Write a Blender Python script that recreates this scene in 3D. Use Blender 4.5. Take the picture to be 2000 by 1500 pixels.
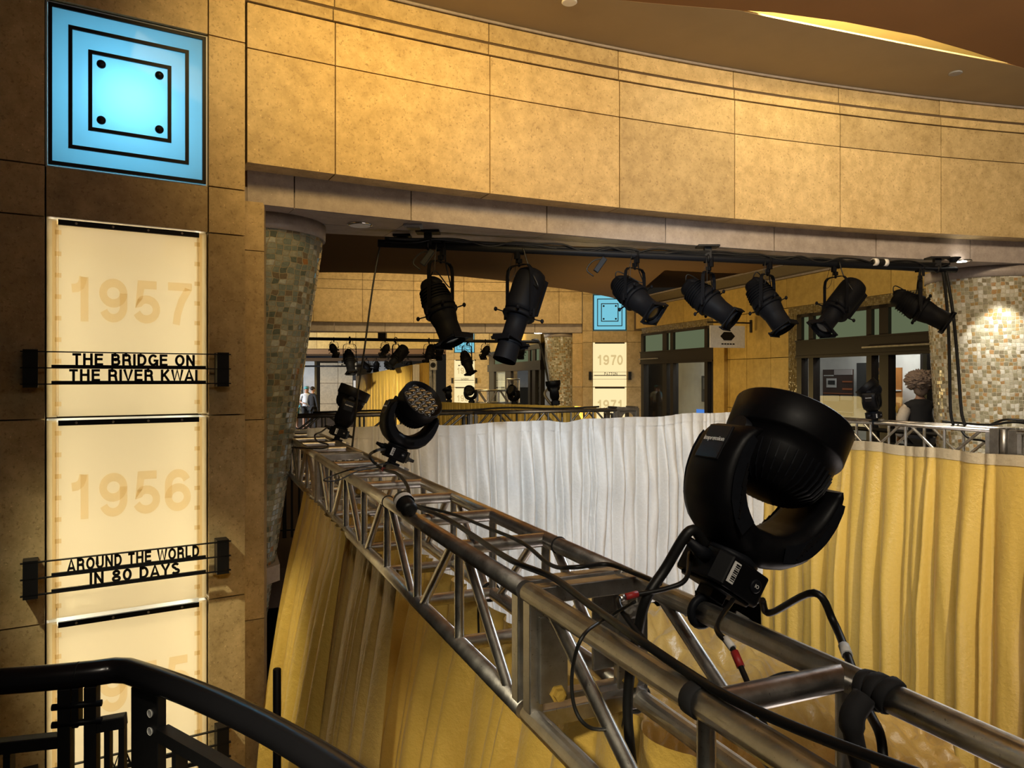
import bpy, bmesh, math, random
from mathutils import Vector, Matrix, noise
R_ = math.radians
SC = bpy.context.scene
COL = SC.collection
for o in list(bpy.data.objects): bpy.data.objects.remove(o)

# ------------------------------------------------------------------ camera
F, CX, HY, CZ = 1450.0, 1000.0, 738.0, 1.75      # focal length in pixels, centre, horizon row, eye height
cam = bpy.data.cameras.new('camera'); camo = bpy.data.objects.new('camera', cam); COL.objects.link(camo)
camo.location = (0, 0, CZ); camo.rotation_euler = (R_(90), 0, 0)
cam.sensor_width = 36; cam.lens = F / 2000 * 36; cam.shift_y = (HY - 750) / 2000
cam.clip_start = 0.05; cam.clip_end = 200
SC.camera = camo
# ------------------------------------------------------------------ view, world
vs = SC.view_settings
vs.view_transform = 'Standard'; vs.look = 'None'; vs.gamma = 1; vs.use_curve_mapping = False
vs.exposure = 0.0
SC.cycles.use_denoising = True
SC.cycles.max_bounces = 7; SC.cycles.diffuse_bounces = 3; SC.cycles.glossy_bounces = 3
SC.cycles.transmission_bounces = 4; SC.cycles.transparent_max_bounces = 6
SC.cycles.sample_clamp_indirect = 4.0
SC.cycles.caustics_reflective = False; SC.cycles.caustics_refractive = False
w = bpy.data.worlds.new('interior_dusk'); SC.world = w; w.use_nodes = True
w.node_tree.nodes['Background'].inputs[0].default_value = (1.0, .85, .65, 1)
w.node_tree.nodes['Background'].inputs[1].default_value = .012

def at(px, py, Y): return Vector(((px - CX) / F * Y, Y, CZ - (py - HY) / F * Y))
def on_z(px, py, z):                                   # where the sight line meets the level z
    Y = (CZ - z) * F / (py - HY); return at(px, py, Y)
D2 = Vector((-.3932, .9195, 0)); P2 = Vector((.9195, .3932, 0))    # along / across the main truss
def tp(a, t, z=0): return P2 * a + D2 * t + Vector((0, 0, z))

# ------------------------------------------------------------------ lights
def aim(o, target):
    o.rotation_euler = (Vector(target) - o.location).to_track_quat('-Z', 'Y').to_euler()
def area(name, loc, target, power, color, sx, sy=None, spread=None):
    l = bpy.data.lights.new(name, 'AREA'); l.energy = power; l.color = color; l.size = sx
    l.shape = 'RECTANGLE' if sy else 'SQUARE'
    if sy: l.size_y = sy
    if spread: l.spread = R_(spread)
    o = bpy.data.objects.new(name, l); COL.objects.link(o); o.location = loc; aim(o, target); return o
def spot(name, loc, target, power, color, deg, blend=.4, rad=.05):
    l = bpy.data.lights.new(name, 'SPOT'); l.energy = power; l.color = color
    l.spot_size = R_(deg); l.spot_blend = blend; l.shadow_soft_size = rad
    o = bpy.data.objects.new(name, l); COL.objects.link(o); o.location = loc; aim(o, target); return o
AMBER = (1, .66, .26); WARM = (1, .78, .5); SOFT = (1, .88, .7); COOL = (.8, .9, 1)
area('cove_lamp_left', (-.7, 3.3, 4.5), (-.1, 5.9, 3.85), 52, (1, .67, .24), 1.6, .3, 115)
area('cove_lamp_right', (3.7, 3.7, 4.5), (3.8, 7.4, 3.6), 112, (1, .80, .54), 4.4, .5, 130)
area('hall_fill', (2.0, -1.8, 4.4), (2.6, 4.5, 1.0), 22, (1, .86, .66), 2.5, 1.2)  # unseen fill added behind the camera, gives the metal something to reflect
area('lower_bounce_fill', (2.9, 3.6, -2.2), (2.9, 5.8, 4), 95, (1, .86, .78), 3.5, 2)  # added fill from below, standing in for bounce off the lower floor
spot('drape_wash_white', (.3, 2.7, 3.3), (1.9, 8.4, .0), 1250, (.74, .87, 1), 60, .9, .10)
spot('drape_wash_gold', tuple(tp(5.2, 1.6, 4.3)), tuple(tp(7.3, 5.0, -1.1)), 1080, (1, .93, .78), 55, .8, .03)
spot('drape_wash_left', (-3.4, 2.2, 3.9), (-1.7, 5.0, -.9), 900, (1, .90, .60), 25, .7, .08)
spot('low_left_wash', (-.5, -.6, 2.4), (.1, 3.9, -1.5), 330, (1, .88, .60), 36, .8, .06)  # added spot, out of view, that lifts the left gold drapes
spot('truss_key', (.6, -1.6, 4.3), (.1, 3.0, 1.2), 300, (1, .88, .70), 44, .8, .3)
spot('truss_back', (3.4, 5.4, 2.9), (0, 3.2, 1.2), 220, (.80, .91, 1), 60, .8, .3)
spot('column_spot', (5.24, 7.72, 2.95), (5.46, 8.35, 1.15), 115, (1, .93, .80), 62, .35, .03)
area('rotunda_fill', (2.6, 8.5, 3.62), (3.4, 14.0, 2.4), 75, (1, .80, .50), 2.4, .25)  # added fill hidden by the near beam, brightens the sign and shop wall
spot('far_drape_fill', (-4.6, 15.6, 2.8), (-3.7, 22.5, .6), 3000, (1, .86, .56), 30, .8, .1)  # unseen spot added to brighten the tall far gold drape
spot('far_strip_fill', (-2.0, 9.2, 3.6), (-.2, 14.6, 1.0), 420, (1, .84, .5), 40, .8, .1)  # unseen spot added to brighten the low gold strip
# ------------------------------------------------------------------ mesh builder
class MB:
    def __init__(s): s.v = []; s.f = []; s.sm = []; s.uv = None
    def add(s, vs_, fs, smooth=False):
        b = len(s.v); s.v += [Vector(v) for v in vs_]; s.f += [tuple(b + i for i in f) for f in fs]; s.sm += [smooth] * len(fs); return s
    def box(s, c, size, M=None):
        x, y, z = (k / 2 for k in size); c = Vector(c)
        q = [Vector((i * x, j * y, k * z)) for i in (-1, 1) for j in (-1, 1) for k in (-1, 1)]
        q = [(M @ v if M else v) + c for v in q]
        return s.add(q, [(0, 1, 3, 2), (4, 6, 7, 5), (0, 4, 5, 1), (2, 3, 7, 6), (0, 2, 6, 4), (1, 5, 7, 3)])
    def bar(s, p0, p1, wd, ht, up=(0, 0, 1)):             # rectangular bar between two points
        p0, p1 = Vector(p0), Vector(p1); d = (p1 - p0); L = d.length; d.normalize()
        u = Vector(up); r = d.cross(u)
        if r.length < 1e-4: r = d.cross(Vector((1, 0, 0)))
        r.normalize(); u = r.cross(d)
        M = Matrix((d, r, u)).transposed()
        return s.box((p0 + p1) / 2, (L, wd, ht), M)
    def ring_frame(s, d, ref=None):
        d = d.normalized(); r = ref if ref else Vector((0, 0, 1))
        a = d.cross(r)
        if a.length < .05: a = d.cross(Vector((1, 0, .1)))
        a.normalize(); return a, a.cross(d)
    def cyl(s, p0, p1, r0, r1=None, n=12, cap=True, smooth=True):
        p0, p1 = Vector(p0), Vector(p1); r1 = r0 if r1 is None else r1
        a, b = s.ring_frame(p1 - p0); q = []
        for p, r in ((p0, r0), (p1, r1)):
            q += [p + (a * math.cos(2 * math.pi * i / n) + b * math.sin(2 * math.pi * i / n)) * r for i in range(n)]
        s.add(q, [(i, (i + 1) % n, n + (i + 1) % n, n + i) for i in range(n)], smooth)
        if cap: s.add(q[:n], [tuple(range(n - 1, -1, -1))]); s.add(q[n:], [tuple(range(n))])
        return s
    def lathe(s, o, axis, prof, n=24, smooth=True, ref=None, cap=True):   # prof: (distance along axis, radius)
        o = Vector(o); axis = Vector(axis).normalized(); a, b = s.ring_frame(axis, ref); q = []
        for (h, r) in prof:
            q += [o + axis * h + (a * math.cos(2 * math.pi * i / n) + b * math.sin(2 * math.pi * i / n)) * r for i in range(n)]
        m = len(prof)
        s.add(q, [(k * n + i, k * n + (i + 1) % n, (k + 1) * n + (i + 1) % n, (k + 1) * n + i) for k in range(m - 1) for i in range(n)], smooth)
        if cap:
            s.add(q[:n], [tuple(range(n - 1, -1, -1))]); s.add(q[-n:], [tuple(range(n))])
        return s
    def tube(s, pts, r, n=8, closed=False, cap=True):
        pts = [Vector(p) for p in pts]; m = len(pts); q = []; prev = None
        for i, p in enumerate(pts):
            if closed: d = pts[(i + 1) % m] - pts[i - 1]
            else: d = pts[min(i + 1, m - 1)] - pts[max(i - 1, 0)]
            if d.length < 1e-9: d = Vector((0, 0, 1))
            d.normalize()
            if prev is None: a, b = s.ring_frame(d)
            else:
                a = prev - d * prev.dot(d)
                if a.length < 1e-6: a, b = s.ring_frame(d)
                a.normalize(); b = a.cross(d)
            prev = a; rr = r[i] if isinstance(r, (list, tuple)) else r
            q += [p + (a * math.cos(2 * math.pi * k / n) + b * math.sin(2 * math.pi * k / n)) * rr for k in range(n)]
        s.add(q, [(i * n + k, i * n + (k + 1) % n, ((i + 1) % m) * n + (k + 1) % n, ((i + 1) % m) * n + k)
                  for i in range(m if closed else m - 1) for k in range(n)], True)
        if cap and not closed: s.add(q[:n], [tuple(range(n))]); s.add(q[-n:], [tuple(range(n - 1, -1, -1))])
        return s
    def strip(s, pts, wd, th, side):                       # flat bar bent along a path; side = width direction
        pts = [Vector(p) for p in pts]; side = Vector(side).normalized(); q = []; m = len(pts)
        for i, p in enumerate(pts):
            d = (pts[min(i + 1, m - 1)] - pts[max(i - 1, 0)]).normalized(); nrm = d.cross(side).normalized()
            q += [p + side * x * wd / 2 + nrm * y * th / 2 for x, y in ((-1, -1), (1, -1), (1, 1), (-1, 1))]
        s.add(q, [(i * 4 + k, i * 4 + (k + 1) % 4, i * 4 + 4 + (k + 1) % 4, i * 4 + 4 + k) for i in range(m - 1) for k in range(4)])
        s.add(q[:4], [(3, 2, 1, 0)]); s.add(q[-4:], [(0, 1, 2, 3)]); return s
    def prism(s, poly, z0, z1):                            # plan polygon between two levels
        n = len(poly); q = [Vector((p[0], p[1], z0)) for p in poly] + [Vector((p[0], p[1], z1)) for p in poly]
        return s.add(q, [tuple(range(n - 1, -1, -1)), tuple(range(n, 2 * n))] + [(i, (i + 1) % n, n + (i + 1) % n, n + i) for i in range(n)])
    def extrude(s, poly, M, t):                            # 2-D outline in the plane of M, thickness t along its z
        n = len(poly); q = [M @ Vector((p[0], p[1], -t / 2)) for p in poly] + [M @ Vector((p[0], p[1], t / 2)) for p in poly]
        return s.add(q, [tuple(range(n - 1, -1, -1)), tuple(range(n, 2 * n))] + [(i, (i + 1) % n, n + (i + 1) % n, n + i) for i in range(n)])
    def grid(s, rows, smooth=True):
        m, n = len(rows), len(rows[0])
        return s.add([v for r in rows for v in r], [(i * n + j, i * n + j + 1, (i + 1) * n + j + 1, (i + 1) * n + j) for i in range(m - 1) for j in range(n - 1)], smooth)
    def ball(s, c, r, n=12, m=8, M=None, bump=None):
        c = Vector(c); r = Vector((r, r, r)) if not hasattr(r, '__len__') else Vector(r); rows = []
        for i in range(m + 1):
            th = math.pi * i / m; row = []
            for j in range(n + 1):
                ph = 2 * math.pi * (j % n) / n
                v = Vector((math.sin(th) * math.cos(ph), math.sin(th) * math.sin(ph), math.cos(th)))
                k = 1 + (bump(v) if bump else 0)
                v = Vector((v.x * r.x * k, v.y * r.y * k, v.z * r.z * k)); row.append((M @ v if M else v) + c)
            rows.append(row)
        return s.grid(rows)
    def xf(s, M): s.v = [M @ v for v in s.v]; return s
    def build(s, name, mat, parent=None, bevel=0, world=False, tint=False):
        me = bpy.data.meshes.new(name)
        vv = s.v
        if world and parent: Mi = WM(parent).inverted(); vv = [Mi @ v for v in s.v]
        me.from_pydata([tuple(v) for v in vv], [], s.f)
        me.polygons.foreach_set('use_smooth', s.sm)
        if s.uv:
            ul = me.uv_layers.new(name='uv')
            for lp in me.loops: ul.data[lp.index].uv = s.uv[lp.vertex_index]
        if tint: 
            at_ = me.attributes.new('tint', 'FLOAT', 'FACE')
            for i, p in enumerate(me.polygons): at_.data[i].value = s.tint[i]
        bm = bmesh.new(); bm.from_mesh(me)
        if not s.uv: bmesh.ops.remove_doubles(bm, verts=bm.verts, dist=1e-5)
        bmesh.ops.recalc_face_normals(bm, faces=bm.faces); bm.to_mesh(me); bm.free(); me.update()
        o = bpy.data.objects.new(name, me); COL.objects.link(o); me.materials.append(mat)
        if parent: o.parent = parent
        if bevel:
            b = o.modifiers.new('bevel', 'BEVEL'); b.width = bevel; b.segments = 2; b.limit_method = 'ANGLE'; b.angle_limit = R_(40)
        return o
def WM(o):
    M = Matrix.LocRotScale(o.location, o.rotation_euler, o.scale)
    return WM(o.parent) @ M if o.parent else M
def tag(o, label=None, cat=None, group=None, kind=None):
    if label: o['label'] = label
    if cat: o['category'] = cat
    if group: o['group'] = group
    if kind: o['kind'] = kind
    return o
def thing(name, label, cat, loc=(0, 0, 0), rz=0, group=None, M=None):
    o = bpy.data.objects.new(name, None); COL.objects.link(o); o.empty_display_size = .1
    if M is not None: o.location, q, _ = M.decompose(); o.rotation_euler = q.to_euler()
    else: o.location = loc; o.rotation_euler = (0, 0, rz)
    return tag(o, label, cat, group)
def struct(name, mb, mat, parent=None, **k):
    o = mb.build(name, mat, parent, **k)
    if not parent: o['kind'] = 'structure'
    return o
def copy_tree(o, parent=None):
    c = o.copy(); COL.objects.link(c)
    if parent: c.parent = parent
    for ch in list(o.children): copy_tree(ch, c)
    return c
def smooth_path(pts, k=8):
    pts = [Vector(p) for p in pts]; P = [pts[0] * 2 - pts[1]] + pts + [pts[-1] * 2 - pts[-2]]; out = []
    for i in range(1, len(P) - 2):
        a, b, c, d = P[i - 1:i + 3]
        for j in range(k):
            t = j / k
            out.append(.5 * ((2 * b) + (c - a) * t + (2 * a - 5 * b + 4 * c - d) * t * t + (3 * b - a - 3 * c + d) * t ** 3))
    out.append(pts[-1]); return out
def _arc(cx, cy, rx, ry, a0, a1, n=14): return [(cx + rx * math.cos(R_(a0 + (a1 - a0) * i / n)), cy + ry * math.sin(R_(a0 + (a1 - a0) * i / n))) for i in range(n + 1)]
def glyphs(w):                                             # centre lines of a plain grotesque, cap height 1
    l, h = w / 2, 1 - w / 2; nine = [_arc(.35, .67, .26, .33 - l, 0, 360, 24), [(.61, .67), (.61, .40)] + _arc(.35, .36, .26, .36 - l, 0, -158)]
    bowl = lambda y0, y1, r: [(l, y1), (r - (y1 - y0) * .5, y1)] + _arc(r - (y1 - y0) * .5, (y0 + y1) / 2, (y1 - y0) / 2, (y1 - y0) / 2, 90, -90, 10) + [(l, y0)]
    G = {'1': (.62, [[(.40, 1), (.40, 0)], [(.09, .735), (.22, .75), (.31, .81), (.35, .90), (.37, 1)]]), '9': (.72, nine), '6': (.72, [[(.70 - x, 1 - y) for x, y in p] for p in nine]),
         '5': (.72, [[(.61, h), (.20, h), (.145, .47), (.16, .475)] + _arc(.34, .33, .27, .33 - l, 138, -158)[1:]]), '7': (.68, [[(.06, h), (.62, h), (.62, h - .04), (.43, .56), (.32, .25), (.28, 0)]]),
         '0': (.72, [_arc(.36, .5, .26, .5 - l, 0, 360, 28)]), '8': (.72, [_arc(.36, .74, .21, .26 - l, 0, 360, 20), _arc(.36, .27, .26, .27 - l, 0, 360, 22)]),
         '2': (.72, [_arc(.36, .69, .26, .31 - l, 175, -30) + [(.14, l + .02), (.10, l), (.64, l)]]), '3': (.72, [_arc(.34, .74, .22, .26 - l, 160, -90), _arc(.34, .28, .27, .28 - l, 90, -160)]),
         'T': (.66, [[(.0, h), (.66, h)], [(.33, h), (.33, 0)]]), 'H': (.74, [[(l, 0), (l, 1)], [(.74 - l, 0), (.74 - l, 1)], [(l, .53), (.74 - l, .53)]]),
         'E': (.66, [[(.66, l), (l, l), (l, h), (.65, h)], [(l, .53), (.62, .53)]]), 'B': (.72, [[(l, 0), (l, 1)], bowl(l, .52, .72 - l), bowl(.52, h, .67 - l)]),
         'R': (.73, [[(l, 0), (l, 1)], bowl(.47, h, .70 - l), [(.42, .47), (.58, .40), (.61, .2), (.65, 0)]]), 'P': (.68, [[(l, 0), (l, 1)], bowl(.42, h, .68 - l)]),
         'I': (.20, [[(.10, 0), (.10, 1)]]), 'D': (.74, [[(l, 0), (l, 1)], [(l, h), (.33, h)] + _arc(.33, .5, .41 - l, .5 - l, 90, -90) + [(l, l)]]),
         'G': (.80, [_arc(.41, .5, .41 - l, .5 - l, 40, 325, 24) + [(.74, .46), (.44, .46)], [(.73, .46), (.73, 0)]]), 'O': (.82, [_arc(.41, .5, .41 - l, .5 - l, 0, 360, 28)]),
         'N': (.74, [[(l, 0), (l, 1)], [(.74 - l, 0), (.74 - l, 1)], [(l, .95), (.74 - l, .05)]]), 'V': (.72, [[(.05, 1), (.36, .02), (.67, 1)]]), 'K': (.74, [[(l, 0), (l, 1)], [(.66, 1), (l, .36)], [(.28, .56), (.68, 0)]]),
         'W': (1.0, [[(.06, 1), (.26, .02), (.50, .96), (.74, .02), (.94, 1)]]), 'A': (.76, [[(.06, 0), (.38, .98), (.70, 0)], [(.17, .27), (.59, .27)]]), 'U': (.74, [[(l, 1), (l, .36)] + _arc(.37, .36, .37 - l, .36 - l, 180, 360) + [(.74 - l, 1)]]),
         'L': (.60, [[(l, 1), (l, l), (.60, l)]]), 'S': (.70, [_arc(.35, .735, .24, .265 - l, 25, 250, 14) + _arc(.35, .27, .27, .27 - l, 80, -155, 14)]), 'Y': (.72, [[(.05, 1), (.36, .42), (.67, 1)], [(.36, .45), (.36, 0)]]),
         'M': (.88, [[(l, 0), (l, 1), (.44, .05), (.88 - l, 1), (.88 - l, 0)]]), ' ': (.34, [])}
    return G
def ribbon(mb, pts, w, t, off):
    closed = math.dist(pts[0], pts[-1]) < 1e-6; q = [Vector(p) for p in (pts[:-1] if closed else pts)]; n = len(q); L = []; Rr = []
    for i, p in enumerate(q):
        a = (p - q[i - 1]).normalized() if (i or closed) else None; c = (q[(i + 1) % n] - p).normalized() if (i < n - 1 or closed) else None
        a = a or c; c = c or a; m = Vector((-(a.y + c.y), a.x + c.x)); m = m.normalized() if m.length > .2 else Vector((-c.y, c.x))
        k = min(1.6, 1 / max(.35, m.dot(Vector((-c.y, c.x))))); L.append(p + m * w / 2 * k); Rr.append(p - m * w / 2 * k)
    v = []
    for y in (-t / 2, t / 2):
        for p in L: v.append((p.x + off[0], y, p.y + off[1]))
        for p in Rr: v.append((p.x + off[0], y, p.y + off[1]))
    fs = []
    for i in range(n if closed else n - 1):
        j = (i + 1) % n; fs += [(i, j, n + j, n + i), (2 * n + i, 3 * n + i, 3 * n + j, 2 * n + j), (i, 2 * n + i, 2 * n + j, j), (n + i, n + j, 3 * n + j, 3 * n + i)]
    if not closed: fs += [(0, n, 3 * n, 2 * n), (n - 1, 3 * n - 1, 4 * n - 1, 2 * n - 1)]
    mb.add(v, fs)
def stroke_text(txt, size, ext, w=.16, sp=.14):           # in the xz plane facing -y, centred on x, standing on z=0
    G = glyphs(w); x = 0; mb = MB()
    for ch in txt:
        wd, pl = G[ch]
        for p in pl: ribbon(mb, [(a, c) for a, c in p], w, ext / size, (x, 0))
        x += wd + sp
    x -= sp; mb.v = [Vector(((v.x - x / 2) * size, v.y * size, v.z * size)) for v in mb.v]; return mb
def text_mb(txt, size, ext, bold=0.0, sp=1.0):             # small print, same placement
    c = bpy.data.curves.new('t', 'FONT'); c.body = txt; c.size = size / .716; c.extrude = ext / 2; c.offset = bold
    c.align_x = 'CENTER'; c.space_character = sp; c.resolution_u = 4
    o = bpy.data.objects.new('t', c); COL.objects.link(o)
    dg = bpy.context.evaluated_depsgraph_get(); me = bpy.data.meshes.new_from_object(o.evaluated_get(dg))
    mb = MB(); mb.add([(v.co.x, -v.co.z, v.co.y) for v in me.vertices], [tuple(p.vertices) for p in me.polygons])
    bpy.data.objects.remove(o); bpy.data.curves.remove(c); bpy.data.meshes.remove(me); return mb

# ------------------------------------------------------------------ materials
def nt(m): m.use_nodes = True; return m.node_tree
def lk(t, a, b): t.links.new(a, b)
def ramp(t, fac, stops, interp='LINEAR'):
    r = t.nodes.new('ShaderNodeValToRGB'); r.color_ramp.interpolation = interp
    e = r.color_ramp.elements
    while len(e) < len(stops): e.new(.5)
    for i, (p, c) in enumerate(stops): e[i].position = p; e[i].color = (*c, 1) if len(c) == 3 else c
    lk(t, fac, r.inputs[0]); return r.outputs[0]
def nz(t, vec, scale, detail=4, rough=.6):
    n = t.nodes.new('ShaderNodeTexNoise'); n.inputs['Scale'].default_value = scale; n.inputs['Detail'].default_value = detail
    n.inputs['Roughness'].default_value = rough
    if vec is not None: lk(t, vec, n.inputs['Vector'])
    return n.outputs['Fac']
def mixc(t, fac, a, b, mode='MIX'):
    m = t.nodes.new('ShaderNodeMix'); m.data_type = 'RGBA'; m.blend_type = mode
    for i, v in ((0, fac), (6, a), (7, b)):
        if hasattr(v, 'links') or hasattr(v, 'is_linked'): lk(t, v, m.inputs[i])
        elif i == 0: m.inputs[0].default_value = v
        else: m.inputs[i].default_value = (*v, 1)
    return m.outputs[2]
def vmath(t, op, a, b):
    m = t.nodes.new('ShaderNodeVectorMath'); m.operation = op
    for i, v in enumerate((a, b)):
        if v is None: continue
        if hasattr(v, 'is_linked'): lk(t, v, m.inputs[i])
        else: m.inputs[i].default_value = v
    return m.outputs[0]
def bump(t, h, strength, dist=.01):
    b = t.nodes.new('ShaderNodeBump'); b.inputs['Strength'].default_value = strength; b.inputs['Distance'].default_value = dist
    lk(t, h, b.inputs['Height']); return b.outputs[0]
def base(name, col, rough=.5, metal=0, spec=.5):
    m = bpy.data.materials.new(name); t = nt(m); p = t.nodes['Principled BSDF']
    p.inputs['Base Color'].default_value = (*col, 1); p.inputs['Roughness'].default_value = rough; p.inputs['Metallic'].default_value = metal
    p.inputs['Specular IOR Level'].default_value = spec
    return m, t, p
def pos(t, obj=True):
    if obj: return t.nodes.new('ShaderNodeTexCoord').outputs['Object']
    return t.nodes.new('ShaderNodeNewGeometry').outputs['Position']
def simple(name, col, rough=.5, metal=0, spec=.5, var=.12, scale=25, bmp=.05):
    m, t, p = base(name, col, rough, metal, spec); v = pos(t)
    n = nz(t, v, scale, 4)
    c = ramp(t, n, [(.25, tuple(k * (1 - var) for k in col)), (.75, tuple(min(1, k * (1 + var)) for k in col))])
    lk(t, c, p.inputs['Base Color'])
    r = t.nodes.new('ShaderNodeMapRange'); r.inputs[3].default_value = max(0, rough - .06); r.inputs[4].default_value = min(1, rough + .08)
    lk(t, n, r.inputs[0]); lk(t, r.outputs[0], p.inputs['Roughness'])
    if bmp: lk(t, bump(t, nz(t, v, scale * 8, 2), bmp, .002), p.inputs['Normal'])
    return m
def stone(name, a, b, dark, pits=.5, rough=.42):
    m, t, p = base(name, a, rough); v = pos(t, False)
    big = nz(t, v, 1.1, 6, .62); fine = nz(t, v, 46, 5, .7)
    c = ramp(t, big, [(.32, a), (.68, b)])
    c = mixc(t, .55, c, ramp(t, nz(t, v, 9, 6, .7), [(.3, tuple(k * .7 for k in a)), (.7, tuple(min(1, k * 1.2) for k in b))]))
    f = t.nodes.new('ShaderNodeMath'); f.operation = 'MULTIPLY'
    lk(t, ramp(t, fine, [(.56, (0, 0, 0)), (.66, (1, 1, 1))]), f.inputs[0]); f.inputs[1].default_value = pits
    c = mixc(t, f.outputs[0], c, dark)
    g = t.nodes.new('ShaderNodeMath'); g.operation = 'MULTIPLY'                 # pale fossil flecks
    lk(t, ramp(t, nz(t, vmath(t, 'ADD', v, (7, 3, 1)), 60, 3, .5), [(.68, (0, 0, 0)), (.74, (1, 1, 1))]), g.inputs[0]); g.inputs[1].default_value = .6
    c = mixc(t, g.outputs[0], c, tuple(min(1, k * 1.6) for k in b))
    at_ = t.nodes.new('ShaderNodeAttribute'); at_.attribute_name = 'tint'
    mr = t.nodes.new('ShaderNodeMapRange'); mr.inputs[3].default_value = .84; mr.inputs[4].default_value = 1.08
    lk(t, at_.outputs['Fac'], mr.inputs[0])
    c = mixc(t, 1.0, c, mr.outputs[0], 'MULTIPLY')
    lk(t, c, p.inputs['Base Color']); lk(t, bump(t, fine, .25, .004), p.inputs['Normal'])
    return m
def emit(name, col, s):
    m = bpy.data.materials.new(name); t = nt(m); t.nodes.remove(t.nodes['Principled BSDF'])
    e = t.nodes.new('ShaderNodeEmission'); e.inputs[0].default_value = (*col, 1); e.inputs[1].default_value = s
    lk(t, e.outputs[0], t.nodes['Material Output'].inputs[0]); return m
def backlit(name, col, coat=.025):                              # translucent sheet of a light box
    m = bpy.data.materials.new(name); t = nt(m); t.nodes.remove(t.nodes['Principled BSDF'])
    tr = t.nodes.new('ShaderNodeBsdfTranslucent'); tr.inputs[0].default_value = (*col, 1)
    df = t.nodes.new('ShaderNodeBsdfDiffuse'); df.inputs[0].default_value = (*[k * .8 for k in col], 1)
    gl = t.nodes.new('ShaderNodeBsdfGlossy'); gl.inputs['Roughness'].default_value = .06
    m1 = t.nodes.new('ShaderNodeMixShader'); m1.inputs[0].default_value = .3
    lk(t, tr.outputs[0], m1.inputs[1]); lk(t, df.outputs[0], m1.inputs[2])
    m2 = t.nodes.new('ShaderNodeMixShader'); m2.inputs[0].default_value = coat
    lk(t, m1.outputs[0], m2.inputs[1]); lk(t, gl.outputs[0], m2.inputs[2])
    lk(t, m2.outputs[0], t.nodes['Material Output'].inputs[0]); return m
def fabric(name, col, hi, trans=.25, rough=.42):
    m, t, p = base(name, col, rough); v = pos(t, False)
    st = vmath(t, 'MULTIPLY', v, (1, 1, .25))
    n1 = nz(t, st, 5, 5, .6); n2 = nz(t, v, 26, 4, .65); n3 = nz(t, vmath(t, 'MULTIPLY', v, (1, 1, 6)), 60, 2)
    lk(t, ramp(t, n2, [(.2, col), (.8, hi)]), p.inputs['Base Color'])
    p.inputs['Sheen Weight'].default_value = .12; p.inputs['Sheen Roughness'].default_value = .4
    s = t.nodes.new('ShaderNodeMath'); s.operation = 'ADD'; lk(t, n2, s.inputs[0]); lk(t, n1, s.inputs[1])
    s2 = t.nodes.new('ShaderNodeMath'); s2.operation = 'MULTIPLY_ADD'; s2.inputs[1].default_value = .03; lk(t, n3, s2.inputs[0]); lk(t, s.outputs[0], s2.inputs[2])
    lk(t, bump(t, s2.outputs[0], .42, .02), p.inputs['Normal'])
    tr = t.nodes.new('ShaderNodeBsdfTranslucent'); tr.inputs[0].default_value = (*hi, 1)
    mx = t.nodes.new('ShaderNodeMixShader'); mx.inputs[0].default_value = trans
    lk(t, p.outputs[0], mx.inputs[1]); lk(t, tr.outputs[0], mx.inputs[2]); lk(t, mx.outputs[0], t.nodes['Material Output'].inputs[0])
    return m
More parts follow.
